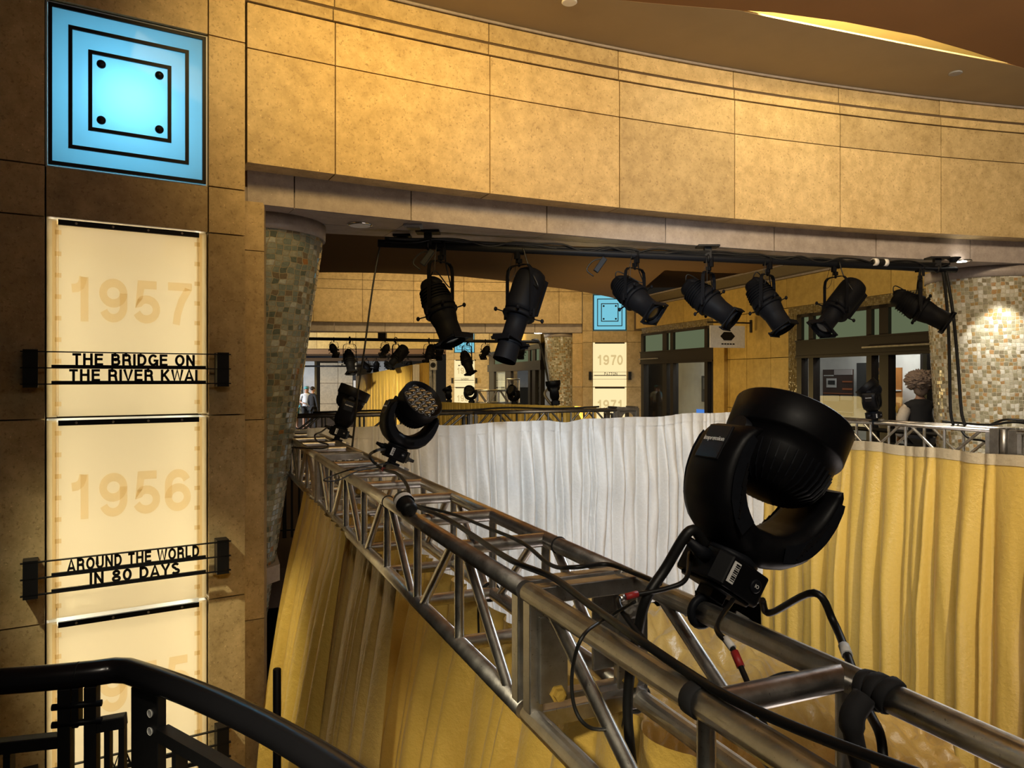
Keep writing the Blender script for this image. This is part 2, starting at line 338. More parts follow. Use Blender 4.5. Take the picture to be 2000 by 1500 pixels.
def mosaic(name, stops, grout, gloss=.12):                     # irregular hand-cut glass tiles on uv (one tile per unit)
    m, t, p = base(name, (.5, .5, .5), gloss); uv = t.nodes.new('ShaderNodeTexCoord').outputs['UV']
    wob = t.nodes.new('ShaderNodeTexNoise'); wob.inputs['Scale'].default_value = .55; wob.inputs['Detail'].default_value = 1; lk(t, uv, wob.inputs['Vector'])
    off = vmath(t, 'MULTIPLY', vmath(t, 'SUBTRACT', wob.outputs['Color'], (.5, .5, .5)), (.9, .9, 0))
    q = vmath(t, 'ADD', uv, off); cell = vmath(t, 'FLOOR', q, None); fr = vmath(t, 'FRACTION', q, None)
    wn = t.nodes.new('ShaderNodeTexWhiteNoise'); wn.noise_dimensions = '2D'; lk(t, cell, wn.inputs['Vector'])
    col = ramp(t, wn.outputs['Value'], stops, 'CONSTANT')
    col = mixc(t, .35, col, ramp(t, nz(t, uv, 3, 3), [(.3, (.2, .2, .17)), (.7, (.8, .8, .72))]), 'OVERLAY')
    c = vmath(t, 'ABSOLUTE', vmath(t, 'SUBTRACT', fr, (.5, .5, 0)), None)
    sp = t.nodes.new('ShaderNodeSeparateXYZ'); lk(t, c, sp.inputs[0])
    mx = t.nodes.new('ShaderNodeMath'); mx.operation = 'MAXIMUM'; lk(t, sp.outputs[0], mx.inputs[0]); lk(t, sp.outputs[1], mx.inputs[1])
    g = ramp(t, mx.outputs[0], [(.425, (0, 0, 0)), (.46, (1, 1, 1))])
    lk(t, mixc(t, g, col, grout), p.inputs['Base Color'])
    rr = t.nodes.new('ShaderNodeMapRange'); rr.inputs[3].default_value = gloss; rr.inputs[4].default_value = .8; lk(t, g, rr.inputs[0]); lk(t, rr.outputs[0], p.inputs['Roughness'])
    tilt = t.nodes.new('ShaderNodeTexWhiteNoise'); tilt.noise_dimensions = '2D'; lk(t, vmath(t, 'ADD', cell, (31, 7, 0)), tilt.inputs['Vector'])
    dt = vmath(t, 'DOT_PRODUCT', vmath(t, 'SUBTRACT', tilt.outputs['Color'], (.5, .5, .5)), fr)
    vm = t.nodes.new('ShaderNodeVectorMath'); vm.operation = 'DOT_PRODUCT'
    lk(t, vmath(t, 'SUBTRACT', tilt.outputs['Color'], (.5, .5, .5)), vm.inputs[0]); lk(t, fr, vm.inputs[1])
    h = t.nodes.new('ShaderNodeMath'); h.operation = 'MULTIPLY_ADD'; h.inputs[1].default_value = .8; lk(t, vm.outputs['Value'], h.inputs[0])
    inv = t.nodes.new('ShaderNodeMath'); inv.operation = 'SUBTRACT'; inv.inputs[0].default_value = 1; lk(t, g, inv.inputs[1]); lk(t, inv.outputs[0], h.inputs[2])
    lk(t, bump(t, h.outputs[0], .7, .012), p.inputs['Normal'])
    return m
def alu(name, col, rough=.34):
    m, t, p = base(name, col, rough, 1.0); v = pos(t, False)
    n = nz(t, v, 14, 6, .7); n2 = nz(t, v, 140, 3, .6)
    c = ramp(t, n, [(.3, tuple(k * .72 for k in col)), (.7, tuple(min(1, k * 1.15) for k in col))])
    f = ramp(t, n2, [(.66, (0, 0, 0)), (.72, (.7, .7, .7))]); c = mixc(t, f, c, tuple(k * .25 for k in col))
    lk(t, c, p.inputs['Base Color'])
    r = t.nodes.new('ShaderNodeMapRange'); r.inputs[3].default_value = rough - .1; r.inputs[4].default_value = rough + .2; lk(t, n, r.inputs[0]); lk(t, r.outputs[0], p.inputs['Roughness'])
    lk(t, bump(t, n2, .12, .002), p.inputs['Normal']); return m
def glass(name, col, rough=.02, mixv=.85):
    m = bpy.data.materials.new(name); t = nt(m); t.nodes.remove(t.nodes['Principled BSDF'])
    tr = t.nodes.new('ShaderNodeBsdfTransparent'); tr.inputs[0].default_value = (*col, 1)
    gl = t.nodes.new('ShaderNodeBsdfGlossy'); gl.inputs['Roughness'].default_value = rough
    lw = t.nodes.new('ShaderNodeLayerWeight'); lw.inputs[0].default_value = .5
    pw = t.nodes.new('ShaderNodeMath'); pw.operation = 'POWER'; pw.inputs[1].default_value = 3.5; lk(t, lw.outputs['Facing'], pw.inputs[0])
    ad = t.nodes.new('ShaderNodeMath'); ad.operation = 'MULTIPLY_ADD'; ad.inputs[1].default_value = .35; ad.inputs[2].default_value = .02; lk(t, pw.outputs[0], ad.inputs[0])
    mx = t.nodes.new('ShaderNodeMixShader'); lk(t, ad.outputs[0], mx.inputs[0]); lk(t, tr.outputs[0], mx.inputs[1]); lk(t, gl.outputs[0], mx.inputs[2])
    lk(t, mx.outputs[0], t.nodes['Material Output'].inputs[0]); return m

M_ = {}
M_['stone'] = stone('limestone_gold', (.47, .33, .14), (.66, .50, .26), (.24, .15, .06), .65)
M_['stone_pink'] = stone('limestone_pinkish', (.34, .285, .25), (.43, .37, .335), (.22, .17, .14), .35)
M_['joint'] = simple('joint_mortar', (.10, .065, .035), .9)
M_['gold_wall'] = stone('golden_plaster_panel', (.52, .34, .08), (.60, .41, .12), (.42, .26, .06), .1, .55)
M_['olive'] = simple('olive_plaster', (.17, .13, .07), .8)
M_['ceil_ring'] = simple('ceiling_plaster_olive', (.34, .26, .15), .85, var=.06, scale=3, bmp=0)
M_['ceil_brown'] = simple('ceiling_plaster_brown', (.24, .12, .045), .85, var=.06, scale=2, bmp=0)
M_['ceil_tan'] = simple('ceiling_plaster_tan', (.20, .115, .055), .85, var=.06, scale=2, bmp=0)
M_['cove'] = simple('cove_plaster_yellow', (.80, .62, .25), .8, var=.05, scale=4)
M_['carpet'] = simple('dark_floor', (.07, .045, .03), .8, scale=40)
M_['floor_low'] = simple('lower_floor', (.16, .11, .06), .6, scale=6)
M_['black'] = simple('black_powder_coat', (.007, .007, .008), .45, spec=.25, scale=60, bmp=.08)
M_['black_gloss'] = simple('black_glossy_enamel', (.008, .008, .010), .22, scale=8, bmp=0)
M_['plastic'] = simple('black_plastic', (.004, .004, .005), .44, spec=.14, scale=50, bmp=.05)
M_['plastic2'] = simple('charcoal_plastic', (.007, .008, .011), .5, spec=.16, scale=50, bmp=.05)
M_['spot_black'] = simple('matte_black_housing', (.005, .005, .006), .55, spec=.06, scale=50, bmp=.05)
M_['rubber'] = simple('black_cable_rubber', (.007, .007, .007), .45, spec=.35, scale=90)
M_['frame'] = simple('dark_bronze_frame', (.014, .010, .008), .45, scale=40)
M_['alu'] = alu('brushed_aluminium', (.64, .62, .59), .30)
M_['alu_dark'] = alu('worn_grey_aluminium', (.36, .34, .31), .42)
M_['steel'] = alu('bright_steel', (.75, .75, .74), .22)
M_['white'] = fabric('white_satin', (.74, .72, .68), (.84, .83, .80), .18, .36)
M_['gold'] = fabric('gold_satin', (.62, .40, .075), (.70, .47, .11), .15, .34)
M_['gold_shaded'] = fabric('shaded_gold_satin', (.48, .32, .09), (.56, .38, .12), .15, .40)  # deeper base colour paints in the shade on its drape panel
M_['gold_heap_shaded'] = fabric('shaded_heap_satin', (.36, .22, .055), (.42, .27, .08), .1, .32)  # gold cloth with the shade it lies in put into the base colour
M_['tape'] = fabric('drape_heading_tape', (.52, .42, .26), (.60, .50, .33), .2, .55)
M_['red'] = simple('red_tape', (.35, .02, .02), .5)
M_['paper'] = simple('white_label_paper', (.75, .74, .72), .6)
M_['grey'] = simple('mid_grey_plastic', (.25, .25, .26), .5)
M_['mos'] = mosaic('glass_mosaic', [(0, (.33, .31, .22)), (.2, (.46, .44, .36)), (.38, (.26, .24, .17)), (.52, (.55, .53, .46)), (.64, (.34, .24, .11)), (.76, (.64, .63, .58)), (.88, (.40, .25, .12)), (.95, (.22, .19, .13))], (.60, .55, .42))
M_['mos_green'] = mosaic('green_cast_mosaic', [(0, (.17, .20, .18)), (.25, (.24, .26, .23)), (.45, (.11, .13, .11)), (.6, (.28, .28, .23)), (.76, (.16, .13, .09)), (.88, (.38, .40, .37)), (.985, (.30, .15, .06))], (.33, .29, .19), .07)  # green cast of the light is put into these tile colours
M_['mos_olive'] = mosaic('olive_mosaic', [(0, (.20, .15, .06)), (.4, (.27, .21, .10)), (.7, (.15, .11, .05)), (.9, (.33, .28, .16))], (.12, .09, .05))
M_['panel'] = backlit('frosted_panel_warm', (.92, .84, .68))
def tint(name, col):
    m = bpy.data.materials.new(name); t = nt(m); t.nodes.remove(t.nodes['Principled BSDF']); e = t.nodes.new('ShaderNodeBsdfTransparent'); e.inputs[0].default_value = (*col, 1)
    lk(t, e.outputs[0], t.nodes['Material Output'].inputs[0]); return m
M_['digit'] = tint('etched_digit', (.95, .895, .79))
M_['strip'] = backlit('clear_edge_strip', (.92, .82, .62)); M_['tab'] = tint('etched_tab', (.95, .89, .78))
M_['blue'] = backlit('frosted_panel_blue', (.50, .78, .90), .006)
M_['panel_far'] = emit('frosted_panel_lit', (1, .80, .42), 1.05)
M_['blue_far'] = emit('blue_panel_lit', (.22, .66, .82), .85)
M_['digit_far'] = emit('etched_digit_lit', (.88, .66, .30), .80)
M_['transom'] = emit('frosted_transom_lit', (.24, .29, .16), .45)
M_['glass'] = glass('clear_glass', (.93, .95, .93))
M_['white_wall'] = simple('white_gallery_wall', (.78, .78, .76), .7, scale=3, bmp=0)
M_['chrome'] = base('polished_reflector', (.8, .78, .74), .12, 1)[0]
M_['lens'] = base('lens_glass', (.06, .05, .03), .08, .3, .8)[0]
M_['core'] = base('gold_lens_core', (.80, .60, .28), .35, .6)[0]
M_['lamp'] = emit('downlight_glow', (1, .93, .8), 14)
M_['skin'] = simple('skin', (.40, .22, .14), .55, scale=30)
M_['hair'] = simple('grey_brown_hair', (.24, .18, .15), .8, scale=80, bmp=.6)
M_['hair_dark'] = simple('dark_hair', (.02, .015, .012), .7, scale=80, bmp=.4)
M_['cloth_black'] = simple('black_cloth', (.012, .012, .014), .85, scale=60)
M_['cloth_white'] = simple('white_cotton', (.70, .74, .80), .85, scale=30)
M_['cloth_teal'] = simple('teal_cotton', (.07, .30, .34), .85, scale=30)
M_['cream'] = simple('cream_leather', (.60, .52, .42), .6, scale=20)
M_['mustard'] = simple('mustard_felt', (.38, .24, .04), .8)
# ------------------------------------------------------------------ the rotunda shell
RC = Vector((10.6, -16.6)); RR = 25.0
def ang(px, R=RR, C=RC):
    k = (px - CX) / F; a = k * k + 1; b = -2 * (k * C.x + C.y); c = C.x ** 2 + C.y ** 2 - R * R
    Y = (-b + math.sqrt(b * b - 4 * a * c)) / (2 * a); return math.atan2(Y - C.y, k * Y - C.x)
def pol(C, R, th): return Vector((C.x + R * math.cos(th), C.y + R * math.sin(th)))
rnd = random.Random(5)
def arc_blocks(mb, C, R0, R1, ths, zs, gap=.009, n=5, zgap=None):
    if not hasattr(mb, 'tint') or mb.tint is None: mb.tint = []
    zg = gap if zgap is None else zgap
    for a, b in zip(ths, ths[1:]):
        s = 1 if b > a else -1; g = gap / 2 / R0 * s
        for z0, z1 in zip(zs, zs[1:]):
            tv = rnd.random(); A, B = a + g, b - g; rows = []
            for i in range(n + 1):
                t = A + (B - A) * i / n; p, q = pol(C, R0, t), pol(C, R1, t)
                rows += [(p.x, p.y, z0 + zg / 2), (p.x, p.y, z1 - zg / 2), (q.x, q.y, z1 - zg / 2), (q.x, q.y, z0 + zg / 2)]
            fs = [(i * 4 + k, i * 4 + (k + 1) % 4, i * 4 + 4 + (k + 1) % 4, i * 4 + 4 + k) for i in range(n) for k in range(4)]
            fs += [(3, 2, 1, 0), (n * 4, n * 4 + 1, n * 4 + 2, n * 4 + 3)]
            mb.add(rows, fs); mb.tint += [tv] * len(fs)
MB.tint = None
ZB, ZF, ZT = 3.227, 2.993, 4.62                       # beam underside, fascia underside, ceiling
jx = [482, 655, 957, 1210, 1435, 1641, 1838, 2020, 2230]
ths = [ang(x) for x in jx]
b = MB(); arc_blocks(b, RC, RR, RR + .24, ths, [ZB, 4.018, 4.333])
arc_blocks(b, RC, RR - .018, RR + .24, [t + .0008 for t in ths], [4.333, 4.42]); arc_blocks(b, RC, RR + .022, RR + .24, ths, [4.452, ZT])
struct('wall_front', b, M_['stone'], tint=True)
b = MB(); arc_blocks(b, RC, RR + .03, RR + .23, [ths[0], ths[-1]], [ZB + .01, ZT + .2], n=30)
struct('wall_front.001', b, M_['joint'])
fx = [482, 575, 803, 1068, 1300, 1512, 1711, 1895, 2080, 2240]
b = MB(); arc_blocks(b, RC, RR + .2, RR + .5, [ang(x, RR + .2) for x in fx], [ZF, ZB + .08])
struct('trim_1', b, M_['stone_pink'], tint=True)
# soffit stones: front edge follows the fascia, back edge belongs to the next rotunda (hourglass plan)
back = [(440, 26.2), (620, 26.1), (900, 25.85), (1130, 25.68), (1350, 25.47), (1500, 25.48), (1620, 25.72), (1850, 25.92), (2250, 26.3)]
def rback(px):
    for (x0, r0), (x1, r1) in zip(back, back[1:]):
        if px <= x1: return r0 + (r1 - r0) * max(0, (px - x0)) / (x1 - x0)
    return back[-1][1]
b = MB(); b.tint = []
sx_ = [440, 575, 803, 1068, 1300, 1512, 1711, 1895, 2080, 2240]
for x0, x1 in zip(sx_, sx_[1:]):
    g = .5; n = 6
    for half in (0, 1):
        poly = []; r0 = lambda x: RR + .2 + .012 + (0 if half == 0 else (rback(x) - RR - .2) * .52)
        r1 = lambda x: (RR + .2 + (rback(x) - RR - .2) * .515) if half == 0 else rback(x)
        xs = [x0 + g + (x1 - x0 - 2 * g) * i / n for i in range(n + 1)]
        poly = [pol(RC, r0(x), ang(x, RR + .2)) for x in xs] + [pol(RC, max(r0(x) + .02, r1(x)), ang(x, RR + .2)) for x in reversed(xs)]
        m0 = len(b.f); b.prism(poly, ZF + .001, ZF + .12); b.tint += [rnd.random()] * (len(b.f) - m0)
struct('ceiling_soffit', b, M_['stone_pink'], tint=True)
xs = [440 + i * 45 for i in range(41)]
poly = [pol(RC, RR + .24, ang(x, RR + .2)) for x in xs] + [pol(RC, rback(x) - .01, ang(x, RR + .2)) for x in reversed(xs)]
struct('wall_front.002', MB().prism(poly, ZF + .02, ZT + .2), M_['ceil_brown'])
# jamb between the pillar and the mosaic column
def onarc(px, R): return pol(RC, R, ang(px, R))
b = MB(); b.tint = []
for z0, z1 in ((-4.2, -2.4), (-2.4, -1.2), (-1.2, .02), (.02, 1.45), (1.45, 2.66), (2.66, ZF + .02)):
    p0, p1, p2, p3 = onarc(470, RR + .2), onarc(516, RR + .2), onarc(521, RR + .55), onarc(470, RR + .55)
    n0 = len(b.f); b.prism([p0, p1, p2, p3], z0 + .003, z1 - .003); b.tint += [rnd.random()] * (len(b.f) - n0)
struct('trim_2', b, M_['stone'], tint=True)

# ------------------------------------------------------------------ lit film pillars
def pillar(idx, loc, rz, wl, wr, years, titles, near, zoff=0.0, where=''):
    Mx = Matrix.Translation((loc[0], loc[1], zoff)) @ Matrix.Rotation(rz, 4, 'Z')
    zs = [-4.2, -2.21, -.97, .27, 1.50, 2.72, 3.03, 4.04, ZT + .02]
    b = MB(); b.tint = []
    def blk(x0, x1, z0, z1, y0=0, y1=.4):
        n0 = len(b.f); g = .0045; b.box(((x0 + x1) / 2, (y0 + y1) / 2, (z0 + z1) / 2), (x1 - x0 - 2 * g, y1 - y0, z1 - z0 - 2 * g)); b.tint.extend([rnd.random()] * (len(b.f) - n0))
    def fin(n_):
        nonlocal b
        b.xf(Mx); struct(n_, b, M_['stone'], tint=True); b = MB(); b.tint = []
    wn = 'wall_left' if near else 'wall_right'
    for z0, z1 in zip(zs, zs[1:]): blk(-wl, -.46, z0, z1)
    fin(wn)
    for z0, z1 in zip(zs, zs[1:]): blk(.46, wr, z0, z1)
    fin(wn)
    blk(-.46, .46, 2.72, 3.03); fin(wn); blk(-.46, .46, 4.04, ZT); fin(wn)
    c = MB().box((-.5 * (wl - wr), .46, .2), (wl + wr - .02, .1, 8.9)); c.xf(Mx)
    struct('trim_%d' % (10 + idx), c, M_['joint'])
    dx = lambda x, y, z: Mx @ Vector((x, y, z))
    # blue square panel
    t = thing('blue_light_panel', 'blue backlit square panel with black squares, ' + where, 'light panel', M=Mx @ Matrix.Translation((0, 0, 3.035)), group='blue square wall lights')
    sheet = MB().box((0, .03, .5), (.895, .012, .985)); sheet.build('glass_sheet', M_['blue'] if near else M_['blue_far'], t)
    fr = MB()
    for h, hz, th in ((.4475, .49, .022), (.342, .377, .022), (.236, .25, .022)):
        for s in (-1, 1):
            fr.box((s * (h - th / 2), .018, .5), (th, .014, hz * 2)); fr.box((0, .0185, .5 + s * (hz - th / 2)), (h * 2, .014, th))
    fr.build('black_line', M_['black'], t)
    for sx in (-1, 1):
        for sz in (-1, 1):
            q = MB().lathe((sx * .165, .024, .5 + sz * .175), (0, -1, 0), [(0, .026), (.012, .026), (.016, .02), (.016, .014), (.03, .012), (.032, .006)], 16)
            q.build('bolt', M_['black'], t)
    if near:
        bx = MB()
        for c_, s_ in (((0, .26, .5), (.92, .01, 1.0)), ((-.455, .15, .5), (.01, .24, 1.0)), ((.455, .15, .5), (.01, .24, 1.0)), ((0, .15, -.001), (.92, .24, .01)), ((0, .15, 1.0), (.92, .24, .01))): bx.box(c_, s_)
        bx.build('housing', M_['white_wall'], t)
        area('blue_tube', dx(0, .24, 3.5), dx(0, 0, 3.46), 4.0, (.62, .92, 1), .30, .34)
        area('blue_tube_soft', dx(0, .25, 3.53), dx(0, 0, 3.53), 3.6, (.55, .88, 1), .85, .9)
    # year panels
    zt = [2.715, 1.49, .26, -.97]
    for i, yr in enumerate(years):
        top, bot = zt[i], zt[i + 1] + .02; H = top - bot
        t = thing('year_panel', 'cream backlit panel etched %s, %s' % (yr, where), 'light panel', M=Mx @ Matrix.Translation((0, 0, bot)), group='lit year panels')
        MB().box((0, .04, H / 2 - .012), (.80, .01, H - .03)).build('frosted_sheet', M_['panel'] if near else M_['panel_far'], t)
        for s in (-1, 1):
            e = MB().box((s * .428, .036, H / 2), (.052, .012, H))
            if near:
                pass
            eo = e.build('edge_strip', M_['strip'] if near else M_['panel_far'], t)
            if near:
                MB().box((s * .409, .028, H / 2), (.034, .002, H - .02)).build('inner_band', M_['tab'], eo)
                for k in range(9): MB().box((s * .395, .026, .08 + k * H / 9.2), (.034, .003, .028)).build('tab', M_['tab'], eo)
        barr = MB().box((.005, .022, H - .016), (.80, .02, .032)); bo = barr.build('clamp_bar', M_['black'], t)
        if near:
            for k in (-.3, -.1, .1, .3): MB().lathe((k, .012, H - .016), (0, -1, 0), [(0, .008), (.004, .008), (.005, .003)], 10).build('screw', M_['alu_dark'], bo)
        for ch, x in zip(yr, (-.275, -.095, .095, .28)):
            d = stroke_text(ch, .275, .006, .19); d.xf(Matrix.Translation((x, .033, H - .615)) @ Matrix.Diagonal((.80, 1, 1, 1))); d.build('digit', M_['digit'] if near else M_['digit_far'], t)
        if near:
            bx = MB().box((0, .30, H / 2), (.90, .01, H)).box((-.451, .17, H / 2), (.008, .26, H)).box((.451, .17, H / 2), (.008, .26, H)); bx.build('housing', M_['white_wall'], t)
            for s in (-1, 1): area('panel_tube', dx(s * .43, .2, bot + H / 2), dx(0, .13, bot + H / 2), 3.6, (1, .93, .72), .05, H * .96)
            area('panel_tube_soft', dx(0, .29, bot + H / 2), dx(0, 0, bot + H / 2), 1.9, (1, .95, .80), .8, H * .96)
    # title brackets
    for i, lines in enumerate(titles):
        if not lines: continue
        zb = 1.915 - 1.24 * i
        t = thing('title_sign', 'black rail sign lettered across the %s panel, %s' % (years[i], where), 'sign', M=Mx @ Matrix.Translation((0, 0, zb - .21)), group='film title signs')
        for s in (-1, 1): MB().box((s * .535, -.05, .1), (.075, .1, .225)).build('end_plate', M_['black'], t)
        for k in range(3):
            z = .2 - k * .096; rl = MB().box((.0, -.09, z), (1.17, .02, .007))
            if k and (near or k == 1): rl.box((0, -.085, z + .008), (.86, .016, .022))
            rl.build('rail', M_['black'], t)
        for k, ln in enumerate(lines):
            tx = stroke_text(ln, .074, .008, .20 if near else .13, .15); wd = max(v.x for v in tx.v) - min(v.x for v in tx.v)
            sc = min(.93, .74 / wd); tx.xf(Matrix.Translation((.02, -.087, .2 - (k + 1) * .096 + .016)) @ Matrix.Diagonal((sc, 1, 1, 1)))
            tx.build('lettering', M_['black'], t)
A_ = Vector((-.6276 * 4.47, 4.47)); e_ = Vector((.8497, .527)); c_ = A_ + e_ * .457
pillar(0, c_, math.atan2(e_.y, e_.x), 1.6, .70, ['1957', '1956', '1955'], [('THE BRIDGE ON', 'THE RIVER KWAI'), ('AROUND THE WORLD', 'IN 80 DAYS'), ('MARTY',)], True, where='on the near pillar at left')

# ------------------------------------------------------------------ mosaic columns
def mosaic_column(name, label, top, bot, r0, r1, z0, z1, mat, cap=.16, tile=.043, a0=0, a1=2 * math.pi, group='tapered mosaic columns'):
    t = thing(name, label, 'column', (bot[0], bot[1], z0), group=group)
    n, m = 72, 24; b = MB(); b.uv = []
    zt = z1 - cap; rows = []
    for j in range(m + 1):
        f = j / m; c = Vector(bot).lerp(Vector(top), f); r = r0 + (r1 - r0) * f; row = []
        for i in range(n + 1):
            th = 2 * math.pi * i / n; row.append((c.x + r * math.cos(th), c.y + r * math.sin(th), z0 + (zt - z0) * f))
            b.uv.append((i / n * round(2 * math.pi * (r0 + r1) / 2 / tile), f * (zt - z0) / tile))
        rows.append(row)
    b.grid(rows); b.build('shaft', mat, t, world=True)
    q = MB().lathe((top[0], top[1], zt), (0, 0, 1), [(0, r1 + .015), (cap, r1 + .02)], 48); q.build('cap', M_['stone_pink'], t, world=True)
    return t
mosaic_column('mosaic_column', 'sea green glass mosaic column tapering downward, right beside the 1957 pillar', (-2.07, 6.02), (-2.80, 6.02), .2, .525, -4.2, ZF, M_['mos_green'], .12, .043)
mosaic_column('mosaic_column', 'sparkling cream and amber mosaic column lit by a spotlight at the right edge', (5.56, 8.75), (5.72, 8.75), .56, .60, -.3, ZF, M_['mos'], .12, .042)
# ledge at the foot of the green column
struct('trim_3', MB().prism([(-2.34, 7.2), (-1.87, 5.98), (-1.95, 5.8), (-2.5, 6.8)], .12, .25), M_['stone_pink'])

# ------------------------------------------------------------------ ceilings
ZC = ZT
inner = [at(x, y, 2.87 * F / (HY - y)) for x, y in ((1040, -14), (1180, -2), (1300, 9), (1440, 20), (1510, 35), (1650, 63), (1790, 91), (1985, 129), (2080, 155), (2300, 225))]
upper = [at(x, y, 2.87 * F / (HY - y)) for x, y in ((1440, 20), (1510, 24.5), (1650, 43), (1790, 70), (1895, 100), (1965, 122.5), (1985, 129))]
wallc = [pol(RC, RR + .03, ang(x)) for x in (2300, 2020, 1838, 1641, 1435, 1210, 957, 655, 482)]
ring = [(p.x, p.y) for p in inner] + [(p.x, p.y) for p in wallc] + [(-3.6, 5.4), (-4.5, 3.0)]
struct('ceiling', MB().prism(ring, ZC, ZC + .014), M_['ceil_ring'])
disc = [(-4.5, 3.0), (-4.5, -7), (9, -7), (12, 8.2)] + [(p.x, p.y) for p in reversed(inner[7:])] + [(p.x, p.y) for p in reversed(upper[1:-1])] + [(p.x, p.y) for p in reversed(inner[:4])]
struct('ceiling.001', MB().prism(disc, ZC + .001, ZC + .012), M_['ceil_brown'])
struct('ceiling.002', MB().prism([(0, 3.5), (8, 3.5), (8, 10), (0, 10)], ZC + .62, ZC + .7), M_['cove'])
struct('trim_4', MB().prism([(0, 10), (8, 10), (8, 10.1), (0, 10.1)], ZC, ZC + .7), M_['cove'])
lp = (upper[2] + upper[4]) / 2
area('cove_slot_lamp', (lp.x - .1, lp.y - .75, ZC + .12), (lp.x + .3, lp.y + .9, ZC + .7), 300, (1, .80, .40), 3.6, .12)
e = MB(); pth = [Vector((pol(RC, RR - .005, ang(x)).x, pol(RC, RR - .005, ang(x)).y, ZC - .012)) for x in range(482, 2240, 30)]
e.tube(pth, .012, 6); struct('trim_5', e, M_['stone_pink'])
for (x, y, nm) in ((1866, 143, 'right of the glowing yellow slot'), (1112, 4, 'at the top edge of the picture')):
    p = at(x, y, 2.865 * F / (HY - y)); t = thing('ceiling_disc', 'small round white ceiling cover ' + nm, 'ceiling cover', (p.x, p.y, ZC - .014), group='round ceiling covers')
    MB().lathe((0, 0, .014), (0, 0, -1), [(0, .058), (.008, .06), (.014, .052)], 24).build('cover_plate', M_['grey'] if x > 1500 else M_['white_wall'], t)
# second rotunda: low tan ceiling with a curved far edge, dark recess above
ed = [(560, 533), (640, 532), (740, 533), (820, 536), (900, 540), (980, 548), (1050, 558), (1100, 564), (1150, 572), (1190, 580), (1224, 590), (1262, 559), (1298, 528), (1340, 530), (1400, 533), (1520, 535)]
hz = 2.04
far_edge = []
for x, y in ed: p = at(x, y, hz * F / (HY - y)); far_edge.append((p.x, p.y))
nearb = [pol(RC, rback(x) - .02, ang(x, RR + .2)) for x in (2100, 1850, 1620, 1500, 1350, 1130, 900, 620, 440)]
poly = far_edge + [(7, 13.5), (8.5, 11)] + [(p.x, p.y) for p in nearb] + [(-6, 6.5), (-9, 8), (-8, 13.5)]
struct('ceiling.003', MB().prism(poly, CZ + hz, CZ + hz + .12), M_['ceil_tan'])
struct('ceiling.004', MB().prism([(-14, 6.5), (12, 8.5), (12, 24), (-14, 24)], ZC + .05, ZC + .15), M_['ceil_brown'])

# ------------------------------------------------------------------ far portal and its pillar
C2 = Vector((1.3, -4.7)); R2 = 24.97
jx2 = [470, 520, 612, 708, 808, 906, 1000, 1092, 1137]
th2 = [ang(x, R2, C2) for x in jx2]
b = MB(); arc_blocks(b, C2, R2, R2 + .3, th2, [ZB, 4.10, 4.35, ZT], gap=.012); struct('wall_back', b, M_['stone'], tint=True)
b = MB(); arc_blocks(b, C2, R2 + .03, R2 + .28, [th2[0], th2[-1]], [ZB + .02, ZT + .1], n=20); struct('wall_back.001', b, M_['joint'])
b = MB(); arc_blocks(b, C2, R2 + .25, R2 + .8, [ang(x, R2 + .2, C2) for x in (470, 560, 653, 752, 853, 948, 1045, 1137)], [ZF, ZB + .1], gap=.012); struct('trim_6', b, M_['stone_pink'], tint=True)
p2 = pol(C2, R2, ang(1191, R2, C2)); th = ang(1191, R2, C2)
pillar(1, p2, th - math.pi / 2, .74, .90, ['1970', '1971'], [('PATTON',)], False, where='on the far pillar in the middle distance')
b = MB(); b.tint = []
for z0, z1 in ((-.5, 1.5), (1.5, 2.7), (2.7, ZF)): 
    q = [pol(C2, R2 + .3, ang(x, R2 + .3, C2)) for x in (1118, 1140)]; q2 = [pol(C2, R2 + .8, ang(x, R2 + .8, C2)) for x in (1140, 1119)]
    n0 = len(b.f); b.prism(q + q2, z0 + .004, z1 - .004); b.tint += [rnd.random()] * (len(b.f) - n0)
struct('trim_7', b, M_['stone'], tint=True)
mosaic_column('mosaic_column', 'olive grey mosaic column left of the 1970 pillar in the distance', (1.36, 21.05), (1.55, 21.05), .25, .44, -.4, ZF, M_['mos'], .1, .05)

# ------------------------------------------------------------------ storefront wall on the right
W0 = Vector((5.92, 10.07)); WV = Vector((-.2915, .9565)); WN = Vector((.9565, .2915))
def ws(px, off=0): 
    k = (px - CX) / F; a = W0 + WN * off; return (a.x - a.y * k) / (-WV.x + WV.y * k)
def wbox(mb, s0, s1, z0, z1, y0, y1):                   # along the wall, up, into the shop
    c = W0 + WV * ((s0 + s1) / 2) + WN * ((y0 + y1) / 2)
    M = Matrix((Vector((WV.x, WV.y, 0)), Vector((WN.x, WN.y, 0)), Vector((0, 0, 1)))).transposed()
    mb.box((c.x, c.y, (z0 + z1) / 2), (abs(s1 - s0), abs(y1 - y0), z1 - z0), M); return mb
def gold_blocks(mb, ss, zs, y0=0, y1=.2, g=.012):
    if mb.tint is None: mb.tint = []
    for a, c in zip(ss, ss[1:]):
        for z0, z1 in zip(zs, zs[1:]):
            n0 = len(mb.f); wbox(mb, a + g / 2, c - g / 2, z0 + g / 2, z1 - g / 2, y0, y1); mb.tint += [rnd.random()] * (len(mb.f) - n0)
sE = ws(1252); sA, sB = ws(1397), ws(1541)
b = MB(); gold_blocks(b, [-1.4, -.2, 1.0, 2.2, 3.4, 4.6, 5.8, 7.0, 8.2, 9.4], [3.0, 3.53])
gold_blocks(b, [sB, sB + .55, sB + 1.3, sA - .5, sA - .06] if sA > sB else [sA, sB], [0, 1.15, 2.12, 3.0], .02, .2)
wbox(b, sA - .42, sA - .02, 0, 3.0, -.06, .2); b.tint += [.5] * 6
struct('wall_right', b, M_['gold_wall'], tint=True)
